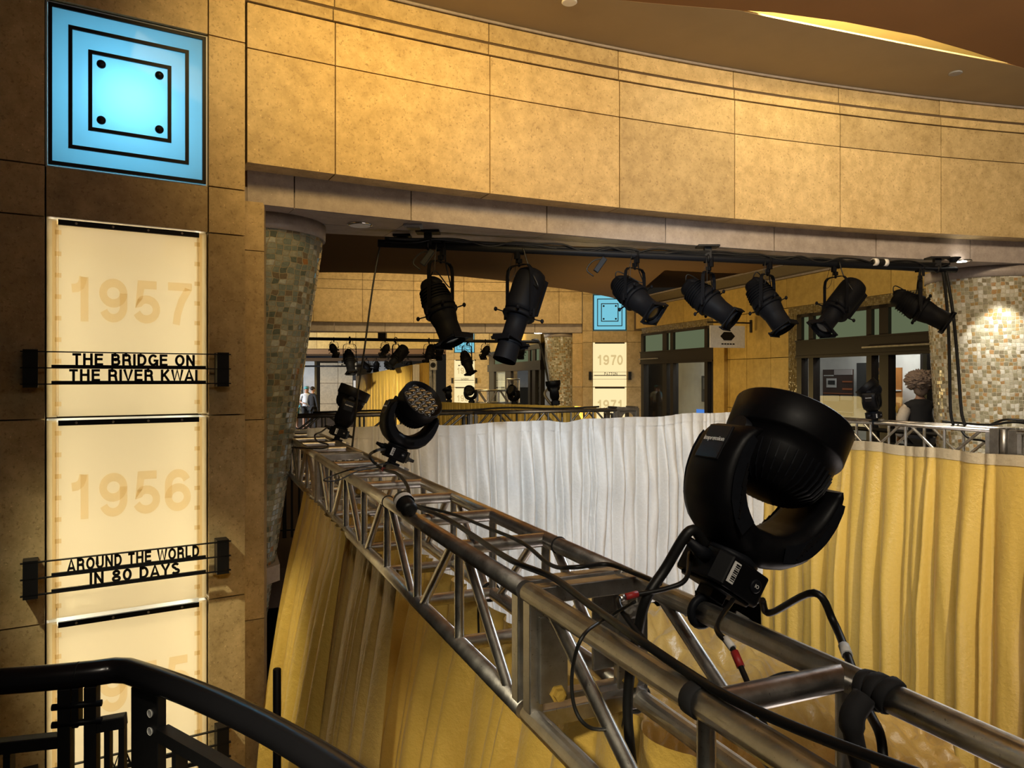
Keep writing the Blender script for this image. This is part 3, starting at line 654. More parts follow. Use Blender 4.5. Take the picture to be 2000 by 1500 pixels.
b = MB(); wbox(b, -1.4, 9.6, 0, 3.0, .18, .26) if False else wbox(b, sB, sA, 0, 3.0, .1, .24); wbox(b, -1.4, 9.6, 2.98, 3.8, .05, .3); struct('wall_right.100', b, M_['joint'])
b = MB(); wbox(b, -1.4, 9.6, 3.56, 3.79, -.01, .1); struct('trim_8', b, M_['olive'])
b = MB(); wbox(b, -1.4, 9.6, 3.53, 3.56, -.05, .1); wbox(b, -1.4, 9.6, 3.77, 3.80, -.05, .1); struct('trim_9', b, M_['stone_pink'])
# olive mosaic surround of the big storefront
def uvbox(mb, s0, s1, z0, z1, y):
    A = W0 + WV * s0 + WN * y; B = W0 + WV * s1 + WN * y; k = .03
    mb.uv = mb.uv or []; mb.add([(A.x, A.y, z0), (B.x, B.y, z0), (B.x, B.y, z1), (A.x, A.y, z1)], [(0, 1, 2, 3)])
    mb.uv += [(s0 / k, z0 / k), (s1 / k, z0 / k), (s1 / k, z1 / k), (s0 / k, z1 / k)]
b = MB(); s58 = ws(1559); sR = -1.2
uvbox(b, sB, s58, 0, 3.0, -.012); uvbox(b, s58, sR, 2.855, 3.0, -.012); uvbox(b, ws(1254), sA, 2.84, 3.0, -.012)
struct('trim_20', b, M_['mos_olive'])
def storefront(idx, s0, s1, mull, doors, rod):
    # s0 = far end, s1 = near end
    w_ = bpy.data.objects.new('window_%d' % idx, None); COL.objects.link(w_); w_['kind'] = 'structure'
    pp = W0 + WV * ((s0 + s1) / 2); w_.location = (pp.x, pp.y, 0)
    fr = MB()
    wbox(fr, s1, s0, 2.80, 2.855, -.03, .12); wbox(fr, s1, s0, 2.12, 2.385, -.05, .12); wbox(fr, s1, s0, 2.09, 2.13, -.07, .12); wbox(fr, s1, s0, 2.375, 2.40, -.07, .12)
    wbox(fr, s1, s0, -.02, .12, -.02, .1)
    for a, c in mull: wbox(fr, a, c, 0, 2.855, -.03, .11)
    fr.build('frame', M_['frame'], w_, world=True)
    edges = sorted([x for m in mull for x in m]); gaps = [(edges[i], edges[i + 1]) for i in range(1, len(edges) - 1, 2)]
    for a, c in gaps: wbox(MB(), a, c, 2.40, 2.80, .03, .05).build('transom_pane', M_['transom'], w_, world=True)
    for i, (a, c) in enumerate(gaps):
        if i in doors: continue
        wbox(MB(), a, c, .12, 2.10, .04, .048).build('glass_pane', M_['glass'], w_, world=True)
    if rod: r = MB(); wbox(r, rod[0], rod[1], 2.205, 2.23, -.12, -.09); r.build('door_rail', M_['alu'], w_, world=True)
mu = [(1559, 1568), (1582, 1591), (1695, 1705), (1720, 1738), (1862, 1874)]
storefront(1, ws(1559), sR, [(ws(b_), ws(a_)) for a_, b_ in mu] + [(sR, sR + .08)], [], (ws(1863), ws(1695)))
mu = [(1254, 1259), (1296, 1304), (1311, 1317), (1378, 1384), (1393, 1397)]
storefront(2, ws(1254), sA, [(ws(b_), ws(a_)) for a_, b_ in mu], [], (ws(1292), ws(1255)))
# shop interiors
b = MB(); wbox(b, ws(1800, 1.7), ws(1545, 1.7), -.05, 3.0, 1.7, 1.8); struct('wall_right.101', b, M_['white_wall'])
b = MB(); wbox(b, -1.6, sB + .2, 2.9, 3.0, .2, 5); wbox(b, -1.5, ws(1800, 1.6) - .02, -.05, 3, 1.55, 1.65); wbox(b, ws(1812, 1.0) - .08, ws(1812, 1.0), 0, 2.2, .9, 1.0); struct('wall_right.102', b, M_['frame'])  # dark sheet put in for the darkness beyond the open doorway
b = MB(); wbox(b, sA - .1, sE + .1, 2.9, 3.0, .2, 5); wbox(b, sA, ws(1312, 1.3), 0, 2.9, 1.3, 1.4) ; struct('wall_right.103', b, M_['white_wall'])
b = MB(); wbox(b, ws(1306, 1.0), ws(1256, 1.0), 0, 2.9, 1.0, 1.1); struct('wall_right.104', b, M_['frame'])
pl = W0 + WV * ws(1680) + WN * .9; area('shop_lamp_right', (pl.x, pl.y, 2.85), (pl.x + .9, pl.y + .4, 1.2), 60, (1, .97, .93), 2.2, .5)
pl = W0 + WV * ws(1355) + WN * .7; area('shop_lamp_left', (pl.x, pl.y, 2.8), (pl.x + .5, pl.y + .2, .8), 24, (1, .97, .93), 1.4, .5)

# ------------------------------------------------------------------ floors
def quad(a0, a1, t0, t1): return [tp(a0, t0), tp(a1, t0), tp(a1, t1), tp(a0, t1)]
struct('floor', MB().prism(quad(-14, 22, 8.6, 48), -.8, -.37), M_['carpet']); struct('floor.004', MB().prism(quad(7.0, 22, 8.6, 24), -.8, 0), M_['carpet'])
struct('floor.001', MB().prism(quad(8.05, 16, -4, 8.6), -.4, 0), M_['carpet'])
struct('floor.002', MB().prism(quad(-14, 22, -6, 50), -4.4, -4.2), M_['floor_low'])

# ------------------------------------------------------------------ rooms beyond the far portal
b = MB(); b.tint = []
for i in range(9):
    x0 = -14 + i * 1.75; n0 = len(b.f); b.box((x0 + .87, 33.5, 3.42), (1.735, .4, .72)); b.tint += [rnd.random()] * 6
struct('wall_back.002', b, M_['gold_wall'], tint=True)
b = MB(); b.box((-6, 33.6, 2.93), (16, .5, .22)); b.box((-6, 34.2, 4.2), (18, .2, 1.2)); struct('trim_21', b, M_['ceil_tan'])
pillar(2, ((907 - CX) / F * 33, 33), R_(-2), .82, 1.1, ['1982', '1983'], [('GANDHI',)], False, zoff=-.17, where='on the farthest pillar, behind the hanging spotlights')
# third storefront, along a wall running away behind the far mosaic column
TA, TB = Vector((1.15, 21.9)), Vector((-.98, 31.6)); TV = (TB - TA).normalized(); TN = Vector((-TV.y, TV.x)) * -1
def tbox(mb, px0, px1, z0, z1, y0, y1):
    def s_(px):
        k = (px - CX) / F; return (TA.x - TA.y * k) / (-TV.x + TV.y * k)
    a, c = s_(px1), s_(px0); cc = TA + TV * (a + c) / 2 + TN * (y0 + y1) / 2
    M = Matrix((Vector((TV.x, TV.y, 0)), Vector((TN.x, TN.y, 0)), Vector((0, 0, 1)))).transposed()
    mb.box((cc.x, cc.y, (z0 + z1) / 2), (abs(c - a), abs(y1 - y0), z1 - z0), M); return mb
b = MB(); b.tint = []
for a, c in ((956, 985), (985, 1020), (1020, 1056)): n0 = len(b.f); tbox(b, a, c, 2.8, 3.7, 0, .2); b.tint += [rnd.random()] * 6
struct('wall_right.105', b, M_['gold_wall'], tint=True)
w_ = bpy.data.objects.new('window_3', None); COL.objects.link(w_); w_['kind'] = 'structure'; w_.location = (0, 27, 0)
fr = MB(); tbox(fr, 954, 1058, 2.0, 2.30, -.05, .1); tbox(fr, 954, 1058, 2.66, 2.82, -.05, .1); tbox(fr, 954, 1058, -.1, .1, 0, .1)
for a, c in ((957, 966), (988, 999), (1033, 1037), (1041, 1047), (1055, 1058)): tbox(fr, a, c, 0, 2.8, -.03, .1)
fr.build('frame', M_['frame'], w_, world=True)
for a, c in ((966, 988), (999, 1033), (1037, 1041), (1047, 1055)): tbox(MB(), a, c, 2.3, 2.66, .02, .04).build('transom_pane', M_['transom'], w_, world=True)
for a, c in ((966, 988), (999, 1033), (1047, 1055)): tbox(MB(), a, c, .1, 2.0, .02, .03).build('glass_pane', M_['glass'], w_, world=True)
tx = MB(); tbox(tx, 967, 987, .4, 1.96, .12, .16); struct('wall_right.106', tx, M_['white_wall'])
tx = MB(); tbox(tx, 950, 1062, -.1, 3, 2.2, 2.3); struct('wall_right.107', tx, M_['white_wall'])
area('shop_lamp_far', (1.1, 27.5, 2.7), (1.4, 27.5, 0), 45, (1, .97, .92), 4, .6)
# bright daylit end of the hall on the far left
b = MB(); b.tint = []
for x0, x1 in ((-10.3, -9.35), (-9.33, -8.35)):
    for z0, z1 in ((-.6, .35), (.37, 1.45), (1.47, 2.55)): b.box(((x0 + x1) / 2, 40, (z0 + z1) / 2), (x1 - x0, .3, z1 - z0)); b.tint += [rnd.random()] * 6
struct('wall_back.003', b, M_['stone'], tint=True)
b = MB().box((-10.7, 39.6, 1), (.46, .5, 3.6)).box((-11.02, 39.9, 1), (.3, .3, 3.6)).box((-12.2, 41, 1), (2.4, .2, 3.6)).box((-8.2, 41.5, 2), (3, .2, 1.6)); struct('wall_back.004', b, M_['white_wall'])
b = MB().box((-9, 38.8, 3.0), (9, .6, .75)); struct('trim_22', b, M_['ceil_tan'])
mosaic_column('mosaic_column', 'pale green mosaic column behind the people at the far left', (-11.55, 40.2), (-11.55, 40.2), .3, .3, -.4, 2.62, M_['mos_green'], .05, .06)
area('far_daylight', (-13.5, 26.5, 2.2), (-9.6, 37, .8), 950, (.92, .96, 1), 3, 3)

# unseen room lamps and added fills of the second and third rotundas
area('far_cove_lamp', (-1.2, 16.6, 4.4), (-1.0, 20.3, 3.4), 120, (1, .70, .30), 6, .3)
area('far_low_fill', (-1.0, 16.9, .2), (-.6, 20.3, 3.6), 60, (1, .72, .34), 5, .5)  # fill hidden low behind the drapes, added to brighten the far portal
area('far_wall_fill', (1.4, 14.6, 1.0), (4.8, 14.2, 3.0), 48, (1, .70, .26), 2.5, .8)  # unseen low fill added for the storefront wall
area('third_room_lamp', (-3, 25, 4.2), (-3, 33, 3.0), 420, (1, .68, .24), 6, .6)
area('third_room_lamp_right', (-1.6, 27, 4.2), (.2, 27, 2.6), 130, (1, .76, .34), 3, .5)
# ------------------------------------------------------------------ box trusses
def truss(label, A, B, side, w, h, nb, group, cr=.025, br=.0155, mat=None, flip=0, dbl=False, frames=(1, 1), cat='truss'):
    """A, B: ends of one upper chord; side: unit vector to the other upper chord"""
    A, B, side = Vector(A), Vector(B), Vector(side); mat = mat or M_['alu']; dn = Vector((0, 0, -h))
    d = (B - A).normalized(); L = (B - A).length
    t = thing('truss_section', label, cat, (A + B) / 2 + side * w / 2 + dn, group=group)
    e = .035
    for o in (Vector(), side * w, dn, side * w + dn):
        MB().cyl(A + o + d * .004, B + o - d * .004, cr, n=16).build('chord', mat, t, world=True)
    P = lambda k, o: A + d * (e + (L - 2 * e) * k / nb) + o
    for k in range(1, nb):
        for o in (Vector(), side * w):
            MB().cyl(P(k, o), P(k, o + dn), br, n=10, cap=False).build('upright', mat, t, world=True)
        for o in (Vector(), dn):
            MB().cyl(P(k, o), P(k, o + side * w), cr * .94, n=12, cap=False).build('rung', mat, t, world=True)
    for k in range(nb):
        for o in (Vector(), side * w):
            q0, q1 = (o, o + dn) if (k + flip) % 2 == 0 else (o + dn, o)
            MB().cyl(P(k + .13, q0), P(k + .87, q1), br, n=10, cap=False).build('brace', mat, t, world=True)
    for end, (p, s) in enumerate(((A, 1), (B, -1))):
        if not frames[end]: continue
        f = MB(); c = p + d * s * .028; wd = .042
        for o in (Vector(), side * w): f.bar(c + o, c + o + dn, wd, .036, side)
        for o in (Vector(), dn): f.bar(c + o + side * .01, c + o + side * (w - .01), .04, wd)
        fo = f.build('end_frame', M_['alu'] if mat is M_['alu'] else mat, t, world=True, bevel=.003)
        for o in (side * .04, side * (w - .04)):
            MB().bar(c + d * s * .03 + o + dn * .15, c + d * s * .03 + o + dn * .85, .075, .012, d).build('gusset_plate', M_['alu_dark'], t, world=True, bevel=.002)
        for o in (side * .048, side * (w - .048)):
            for z in (.2, .78):
                q = c + d * s * .036 + o + dn * z
                MB().lathe(q, d * s, [(0, .021), (.006, .021), (.007, .015), (.02, .015), (.022, .008)], 6, smooth=False).build('bolt', M_['mustard'] if z > .5 else M_['alu_dark'], fo, world=True)
    return t
ZTR = 1.22; WT = .30
G_MAIN = 'aluminium box truss over the left drape'
truss('nearest aluminium box truss section, running out of the lower right corner', tp(.76, -1.7, ZTR), tp(.76, 1.675, ZTR), P2, WT, WT, 5, G_MAIN, flip=1)
truss('middle aluminium box truss section between the two bolted joints', tp(.76, 1.69, ZTR), tp(.76, 5.06, ZTR), P2, WT, WT, 7, G_MAIN, flip=1)
truss('far aluminium box truss section passing behind the green mosaic column', tp(.76, 5.075, ZTR), tp(.76, 7.55, ZTR), P2, WT, WT, 5, G_MAIN, flip=1)
G_R = 'aluminium box truss above the right gold drape'
truss('aluminium box truss section above the right gold drape, with a black lamp on top', tp(7.38, 4.98, ZTR), tp(7.38, 8.35, ZTR), P2, .3, .3, 7, G_R, frames=(1, 1))
truss('aluminium box truss section cut by the right picture edge, beyond the grey hinge block', tp(7.38, 1.8, ZTR), tp(7.38, 4.72, ZTR), P2, .3, .3, 6, G_R, frames=(1, 1))
# grey hinge block at the joint of the right truss
t = thing('truss_joint_block', 'dark grey hinge block joining the truss at the right picture edge', 'truss joint', tp(7.53, 4.85, ZTR - .31))
hb = MB()
for a in (7.36, 7.62):
    for tt in (4.755, 4.945): hb.bar(tp(a + .04, tt, ZTR - .32), tp(a + .04, tt, ZTR + .02), .07, .10, D2)
hb.build('hinge_leaf', M_['alu_dark'], t, world=True, bevel=.006)
hb = MB().cyl(tp(7.37, 4.85, ZTR - .3), tp(7.37, 4.85, ZTR + .02), .028, n=16).cyl(tp(7.68, 4.85, ZTR - .3), tp(7.68, 4.85, ZTR + .02), .028, n=16); hb.build('hinge_pin', M_['alu_dark'], t, world=True)
# truss of the next tent
S0 = Vector((-2.95, 9.85, 1.235)); pv = P2
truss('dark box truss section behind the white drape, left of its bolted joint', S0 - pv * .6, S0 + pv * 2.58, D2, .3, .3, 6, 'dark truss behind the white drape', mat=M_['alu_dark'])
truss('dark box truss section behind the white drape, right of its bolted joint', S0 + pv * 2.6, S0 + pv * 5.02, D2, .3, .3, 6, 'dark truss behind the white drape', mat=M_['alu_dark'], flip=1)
t = thing('truss_corner_block', 'grey truss corner block with round holes in front of the 1971 panel', 'truss joint', S0 + pv * 5.25 + D2 * .15 + Vector((0, 0, -.33)))
cb = MB(); c0 = S0 + pv * 5.04 + Vector((0, 0, .03))
for o in (Vector(), D2 * .3):
    for k in (0, .36): cb.bar(c0 + o + pv * k, c0 + o + pv * k + Vector((0, 0, -.36)), .06, .04, D2)
    for z in (-.02, -.34): cb.bar(c0 + o + Vector((0, 0, z)), c0 + o + pv * .36 + Vector((0, 0, z)), .04, .05)
for k in (.02, .36): cb.bar(c0 + pv * k, c0 + pv * k + D2 * .3, .05, .05)
cb.build('frame', M_['alu_dark'], t, world=True, bevel=.004)
for k in (0, .36): MB().bar(c0 + D2 * .3 + pv * k + Vector((0, 0, -.36)), Vector((*(c0 + D2 * .3 + pv * k).xy, -.37)), .04, .04, D2).build('leg', M_['alu_dark'], t, world=True)
rg = MB()
for i in range(24):
    a0, a1 = 2 * math.pi * i / 24, 2 * math.pi * (i + 1) / 24; cc = c0 + pv * .19 + Vector((0, 0, -.18))
    f = lambda a, r: cc + pv * math.cos(a) * r + Vector((0, 0, math.sin(a) * r))
    sq = lambda a: cc + (pv * math.cos(a) + Vector((0, 0, math.sin(a)))) * (.165 / max(abs(math.cos(a)), abs(math.sin(a))))
    rg.add([f(a0, .11), f(a1, .11), sq(a1), sq(a0)], [(0, 1, 2, 3)])
rg.build('face_plate', M_['alu_dark'], t, world=True)
# small light frame pieces of truss further back
truss('small pale truss piece standing far behind, left of the distant shop door', at(928, 763, 24) , at(996, 763, 24.6), Vector((.1, 1, 0)).normalized(), .3, .40, 3, 'far truss pieces', mat=M_['alu'], cr=.03, br=.018)
A = at(989, 741, 25); truss('short pale truss piece on top of the far truss, before the shop door', A, A + Vector((.46, .02, 0)), Vector((0, 1, 0)), .3, .8, 1, 'far truss pieces', cr=.03, br=.015)
A = at(838, 703, 19.6); truss('upright pale truss tower beside the far gold drape, a speaker on it', A, A + Vector((.17, .0, 0)), Vector((0, 1, 0)), .17, 1.8, 1, 'far truss pieces', cr=.018, br=.012)

# ------------------------------------------------------------------ drapes
def drape(label, P0, P1, ztop, zbot, folds, amp, mat, seed, lean=None, inward=None, cat='curtain', group=None, head=None, wob=.3, name='gold_curtain', headh=.11):
    P0, P1 = Vector(P0), Vector(P1); P0.z = P1.z = 0; d = P1 - P0; L = d.length; d.normalize(); n_ = inward.normalized() if inward else Vector((-d.y, d.x, 0))
    r = random.Random(seed); nu = max(60, int(folds * 14)); nv = 34
    ph = []; acc = 0; wd = [r.uniform(.4, 1.7) for _ in range(int(folds) + 2)]; tot = sum(wd[:int(folds)])
    edges = [0]
    for x in wd[:int(folds)]: edges.append(edges[-1] + x / tot)
    am = [r.uniform(.45, 1.25) for _ in range(int(folds) + 2)]; dr = [r.uniform(-1, 1) for _ in range(int(folds) + 2)]; sk = [r.uniform(-.35, .35) for _ in range(int(folds) + 2)]
    import bisect
    rows = []
    for j in range(nv + 1):
        v = j / nv; v2 = v ** 1.25; row = []
        for i in range(nu + 1):
            u = i / nu; uu = u + .012 * wob * math.sin(7 * u + seed) * v + .9 / folds * wob * v * noise.noise((u * folds * .22, seed, v * 1.2))
            uu = min(.99999, max(0, uu)); k = bisect.bisect_right(edges, uu) - 1; k = min(max(k, 0), int(folds) - 1)
            f = (uu - edges[k]) / (edges[k + 1] - edges[k]); f = min(1, max(0, f))
            g = f ** (1 + sk[k] * v)
            s = math.sin(math.pi * g) ** .8 if 0 < g < 1 else 0
            grow = .20 + .80 * min(1, max(0, (v - .03) / .30)) ** .8
            off = amp * am[k] * s * grow + amp * .5 * noise.noise((u * folds * .5, v * 2.5, seed * 3.1)) * v2 + amp * .25 * noise.noise((u * folds * 1.7, v * 5, seed)) * min(1, v * 4)
            zt = ztop(u) if callable(ztop) else ztop
            if v > .02: zt_ = zt
            p = P0 + d * (u * L) + n_ * off
            if lean: p += lean(u, v)
            z = zt + (zbot - zt) * v; p.z = z + (.006 * noise.noise((u * folds, 3, seed)) if j == 0 else 0); row.append(p)
        rows.append(row)
    c = P0.lerp(P1, .5); zt0 = ztop(.5) if callable(ztop) else ztop
    t = thing(name, label, cat, (c.x, c.y, zbot), group=group)
    MB().grid(rows).build('cloth', mat, t, world=True)
    if head:
        hr = []
        for q in range(4):
            rr = []
            for i in range(nu + 1):
                zt = ztop(i / nu) if callable(ztop) else ztop
                z = zt + .012 - q * headh / 3; v = (zt - z) / (zt - zbot); j = max(0, min(nv - 1, int(v * nv))); f = max(0, min(1, v * nv - j))
                p = rows[j][i].lerp(rows[j + 1][i], f) + n_ * .006; p = Vector((p.x, p.y, z)); rr.append(p)
            hr.append(rr)
        MB().grid(hr).build('heading_tape', head, t, world=True)
    return t
# white drape across the far end of the tent (facing the viewer)
def wtop(u):
    z = 1.265 + .012 * math.sin(u * 17) + .008 * math.sin(u * 41 + 1); z -= .055 * math.exp(-((u - .47) / .035) ** 2); return z
drape('pleated white satin drape hanging across the far end of the truss square', tp(.95, 7.02), tp(7.24, 8.24), wtop, -1.02, 46, .15, M_['white'], 3, inward=-D2, head=M_['white'], wob=.8, name='white_curtain')
# gold drape under the right truss, facing left
drape('pleated gold satin drape under the right truss, facing the lamp', tp(7.33, 8.2), tp(7.33, .2), lambda u: .985 + .008 * math.sin(u * 60), -4.1, 38, .17, M_['gold'], 11, inward=-P2, head=M_['tape'], wob=.35)
# gold drapes under the main truss
def leanf(amp, t0, t1):
    return lambda u, v: P2 * (-(.30 + .32 * min(1, max(0, (t0 + (t1 - t0) * u - 2) / 3))) * amp * (1 - math.exp(-2.6 * v)))
drape('bright gold drape flaring out below the truss, beside the dark column', tp(.745, 5.55), tp(.745, 3.98), .93, -4.1, 10, .13, M_['gold'], 21, lean=leanf(.60, 5.55, 3.98), inward=-P2, group='gold drapes under the left truss')
drape('dull gold drape panel hanging in shade under the middle truss section', tp(.80, 4.25), tp(.80, 3.1), .93, -4.1, 9, .09, M_['gold_shaded'], 22, lean=leanf(.60, 4.25, 3.1), inward=-P2, group='gold drapes under the left truss')
td = drape('pale gold drape tied with black ribbons to the lower inner truss tube', tp(1.03, 5.5), tp(1.03, -1.4), .905, -4.1, 40, .22, M_['gold'], 23, lean=lambda u, v: P2 * (-.26 * (1 - math.exp(-1.8 * v))), inward=-P2, group='gold drapes under the left truss')
for k in range(8):
    q = tp(1.055, 3.2 - k * .52, .92); m = MB()
    m.tube([q + (P2 * math.cos(x) + Vector((0, 0, math.sin(x)))) * .034 for x in [i * math.pi / 8 for i in range(17)]], .006, 6)
    m.strip(smooth_path([q - P2 * .035, q - P2 * .05 + Vector((0, 0, -.06)), q - P2 * .045 + Vector((0, 0, -.2 - .05 * (k % 3)))], 4), .018, .002, D2)
    m.build('ribbon_tie', M_['cloth_black'], td, world=True)
# crumpled gold cloth lying lower down inside the square
rows = []
for j in range(91):
    v = j / 90; row = []
    for i in range(141):
        u = i / 140; X = .15 + 3.5 * u - .55 * v; Y = 7.6 - 1.2 * u - 2.6 * v
        z = -.64 - 1.7 * max(0, u - .56) - .35 * v ** 2 + .22 * noise.noise((u * 4.2, v * 2.4, 4)) + .26 * abs(noise.noise((u * 9 + v * 4, v * 3, 9))) + .16 * abs(noise.noise((u * 19 - v * 5, v * 7 + u * 6, 2))) + .05 * noise.noise((u * 40, v * 20, 2))
        row.append((X, Y, z))
    rows.append(row)
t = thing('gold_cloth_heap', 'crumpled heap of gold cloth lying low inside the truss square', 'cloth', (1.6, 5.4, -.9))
MB().grid(rows).build('cloth', M_['gold_heap_shaded'], t, world=True)
# next tent: gold drape strip, tall far gold drape
drape('low gold drape strip behind the dark truss, stage lamps standing above it', at(850, 785, 16), at(1165, 799, 13.2), lambda u: 1.235, .3, 38, .04, M_['gold'], 31, inward=Vector((0, -1, 0)), group='far gold drapes')
p0, p1 = at(695, 735, 24), at(822, 709, 20)
drape('tall far gold drape wall left of the pale truss tower', p0, p1, lambda u: p0.z + (p1.z - p0.z) * u, -.2, 26, .07, M_['gold'], 32, inward=Vector((.3, -1, 0)), group='far gold drapes')
p0, p1 = at(822, 709, 20), at(839, 708, 19.6)
drape('narrow gold drape return beside the speaker on the truss tower', p0, p1, p0.z, -.2, 5, .03, M_['gold'], 33, inward=Vector((0, -1, 0)), group='far gold drapes')
p0, p1 = at(806, 712, 19.9), at(819, 709, 19.7)
drape('bright white cloth strip on the far gold drape corner', p0, p1, p0.z, -.37, 4, .03, M_['white'], 34, inward=Vector((0, -1, 0)), name='white_curtain')
# ------------------------------------------------------------------ moving head lamps
def frameM(loc, y, z):
    z = Vector(z).normalized(); y = Vector(y); y = (y - z * y.dot(z)).normalized(); x = y.cross(z)
    return Matrix.Translation(Vector(loc)) @ Matrix((x, y, z)).transposed().to_4x4()
def moving_head(label, loc, along, up, pan, tilt, detail=2, group='moving head stage lamps', scale=1.0, txt=True, slots=False):
    M = frameM(loc, along, up)
    t = thing('moving_head_lamp', label, 'stage lamp', M=M, group=group); t.scale = (scale,) * 3
    N = 40 if detail == 2 else 20
    # clamp round the tube
    c = MB().tube([(math.cos(a) * .034, 0, math.sin(a) * .034) for a in [i * 2 * math.pi / 20 for i in range(20)]], .011, 8, closed=True)
    c.box((0, 0, .052), (.045, .06, .035)).box((.045, 0, .02), (.03, .03, .05)); c.cyl((0, -.055, 0), (0, .055, 0), .003) if False else None
    cl = c.build('clamp', M_['plastic2'], t, bevel=.003)
    MB().strip([(.05, -.05, .03), (.085, -.06, .03), (.12, -.06, .028)], .022, .006, (0, .3, 1)).build('wing_bolt', M_['alu_dark'], cl)
    # base
    b = MB()
    oc = [(-.085, -.06), (-.06, -.09), (.06, -.09), (.085, -.06), (.085, .06), (.06, .09), (-.06, .09), (-.085, .06)]
    b.prism(oc, .068, .145); b.prism([(x * .85, y * .85) for x, y in oc], .06, .07)
    bo = b.build('base', M_['plastic'], t, bevel=.006)
    MB().lathe((0, 0, .145), (0, 0, 1), [(0, .072), (.012, .072), (.02, .06), (.03, .055)], N).build('pan_bearing', M_['plastic2'], t)
    if detail == 2:
        MB().lathe((.03, -.0895, .11), (0, -1, 0), [(0, .017), (.004, .017), (.006, .014)], 20).build('power_switch', M_['plastic2'], bo)
        text_mb('IO', .009, .001).xf(Matrix.Translation((.03, -.0965, .106))).build('switch_mark', M_['paper'], bo)
        MB().box((-.045, -.0905, .108), (.022, .002, .052)).build('barcode_sticker', M_['paper'], bo)
        s = MB()
        for k in range(9): s.box((-.045 + .003, -.092, .088 + k * .005), (.013, .001, .0015 + .0012 * (k % 3)))
        s.build('barcode', M_['black'], bo)
        MB().lathe((.088, .01, .10), (1, 0, 0), [(0, .019), (.02, .019), (.025, .014), (.06, .011)], 16).build('power_plug', M_['rubber'], bo)
        MB().lathe((-.088, -.03, .115), (-1, 0, .1), [(0, .018), (.03, .019), (.035, .015), (.07, .010)], 16).build('data_plug', M_['plastic2'], bo)
    # yoke: outline in the arm plane, thick and rounded
    Rp = Matrix.Rotation(pan, 4, 'Z')
    right = [(0, .156), (.05, .158), (.075, .166), (.125, .190), (.168, .235), (.192, .295), (.199, .345), (.195, .395), (.182, .43), (.160, .442)]
    inner = [(.148, .432), (.148, .405), (.141, .362), (.121, .313), (.091, .277), (.056, .253), (0, .244)]
    rr = right + inner[:-1]; poly = rr + [inner[-1]] + [(-x, z) for x, z in reversed(inner[:-1])] + [(-x, z) for x, z in reversed(right[1:])]
    # split into quads across the band so the thick arm shades well
    outer = [(-x, z) for x, z in reversed(right[1:])] + right; inn = [(-x, z) for x, z in reversed(inner[:-1])] ; inn = list(reversed(inner)) if False else None
    def resample(pl, n):
        seg = [0]
        for a, c_ in zip(pl, pl[1:]): seg.append(seg[-1] + math.dist(a, c_))
        out = []
        for i in range(n + 1):
            s = seg[-1] * i / n; k = max(0, min(len(pl) - 2, next((q for q in range(len(seg) - 1) if seg[q + 1] >= s - 1e-9), len(pl) - 2)))
            f = (s - seg[k]) / max(1e-9, seg[k + 1] - seg[k]); out.append((pl[k][0] + (pl[k + 1][0] - pl[k][0]) * f, pl[k][1] + (pl[k + 1][1] - pl[k][1]) * f))
        return out
    n = 40; O = resample([(-x, z) for x, z in reversed(right)] + right[1:], n); I = resample([(-x, z) for x, z in inner] + list(reversed(inner))[1:], n)
    y = MB(); rows = []
    for (ox, oz), (ix, iz) in zip(O, I):
        s = abs(ox) / .2; dp = .062 + .030 * (1 - abs(s - .75)); mx_, mz = (ox + ix) / 2, (oz + iz) / 2; ring = []
        for fx, fy in ((0, -.55), (.12, -.85), (.32, -1), (.68, -1), (.9, -.9), (1, -.6), (1, .6), (.9, .9), (.68, 1), (.32, 1), (.12, .85), (0, .55)):
            ring.append(Vector((ox + (ix - ox) * fx, fy * dp, oz + (iz - oz) * fx)))
        rows.append(ring + [ring[0]])
    y.grid(rows); y.add(rows[0][:-1], [tuple(range(12))]); y.add(rows[-1][:-1], [tuple(range(11, -1, -1))])
    y.xf(Rp); yo = y.build('yoke', M_['plastic'], t)
    if detail == 2:
        for s in (-1, 1):                                   # face plates with cooling slots
            pts_o = O[24:39] if s > 0 else O[2:17]; pts_i = I[24:39] if s > 0 else I[2:17]
            for fy in (-1, 1):
                rws = [[Vector((ox + (ix - ox) * f, fy * .0945, oz + (iz - oz) * f)) for f in (.28, .8)] for (ox, oz), (ix, iz) in zip(pts_o, pts_i)]
                m = MB().grid(rws, False); m.xf(Rp); m.build('arm_plate', M_['plastic2'], yo)
            if not slots: continue
            for fy in (-1, 1):
                for k in range(5):
                    cx, cz = s * (.152 - .008 * k), .318 - .017 * k
                    sl = MB().bar((cx, fy * .0955, cz + .028), (cx - s * .014, fy * .0955, cz - .028), .0045, .004, (0, 1, 0)); sl.xf(Rp); sl.build('cooling_slot', M_['black'], yo)
        for s in (-1, 1):
            m = MB().box((s * .197, 0, .37), (.008, .088, .095)); m.xf(Rp); m.build('name_plate', M_['black_gloss'], yo, bevel=.003)
    if txt:
        for s in (-1, 1):
            m = text_mb('impression', .0125, .0012, .0002); m.xf(Rp @ Matrix.Translation((s * .2025, 0, .372)) @ Matrix.Rotation(s * math.pi / 2, 4, 'Z')); m.build('lettering', M_['paper'], yo)
    # head
    hp = Matrix.Translation((0, 0, .44)) @ Rp @ Matrix.Rotation(tilt, 4, 'X') if False else Rp @ Matrix.Translation((0, 0, .44)) @ Matrix.Rotation(tilt, 4, 'X')
    h = MB().lathe((0, 0, 0), (0, 0, 1), [(-.112, .01), (-.110, .05), (-.100, .085), (-.08, .112), (-.05, .127), (-.01, .136), (.026, .142), (.028, .150), (.034, .153), (.116, .155), (.120, .152), (.120, .146), (.096, .142), (.092, .01)], N)
    h.xf(hp); ho = h.build('head', M_['plastic'], t)
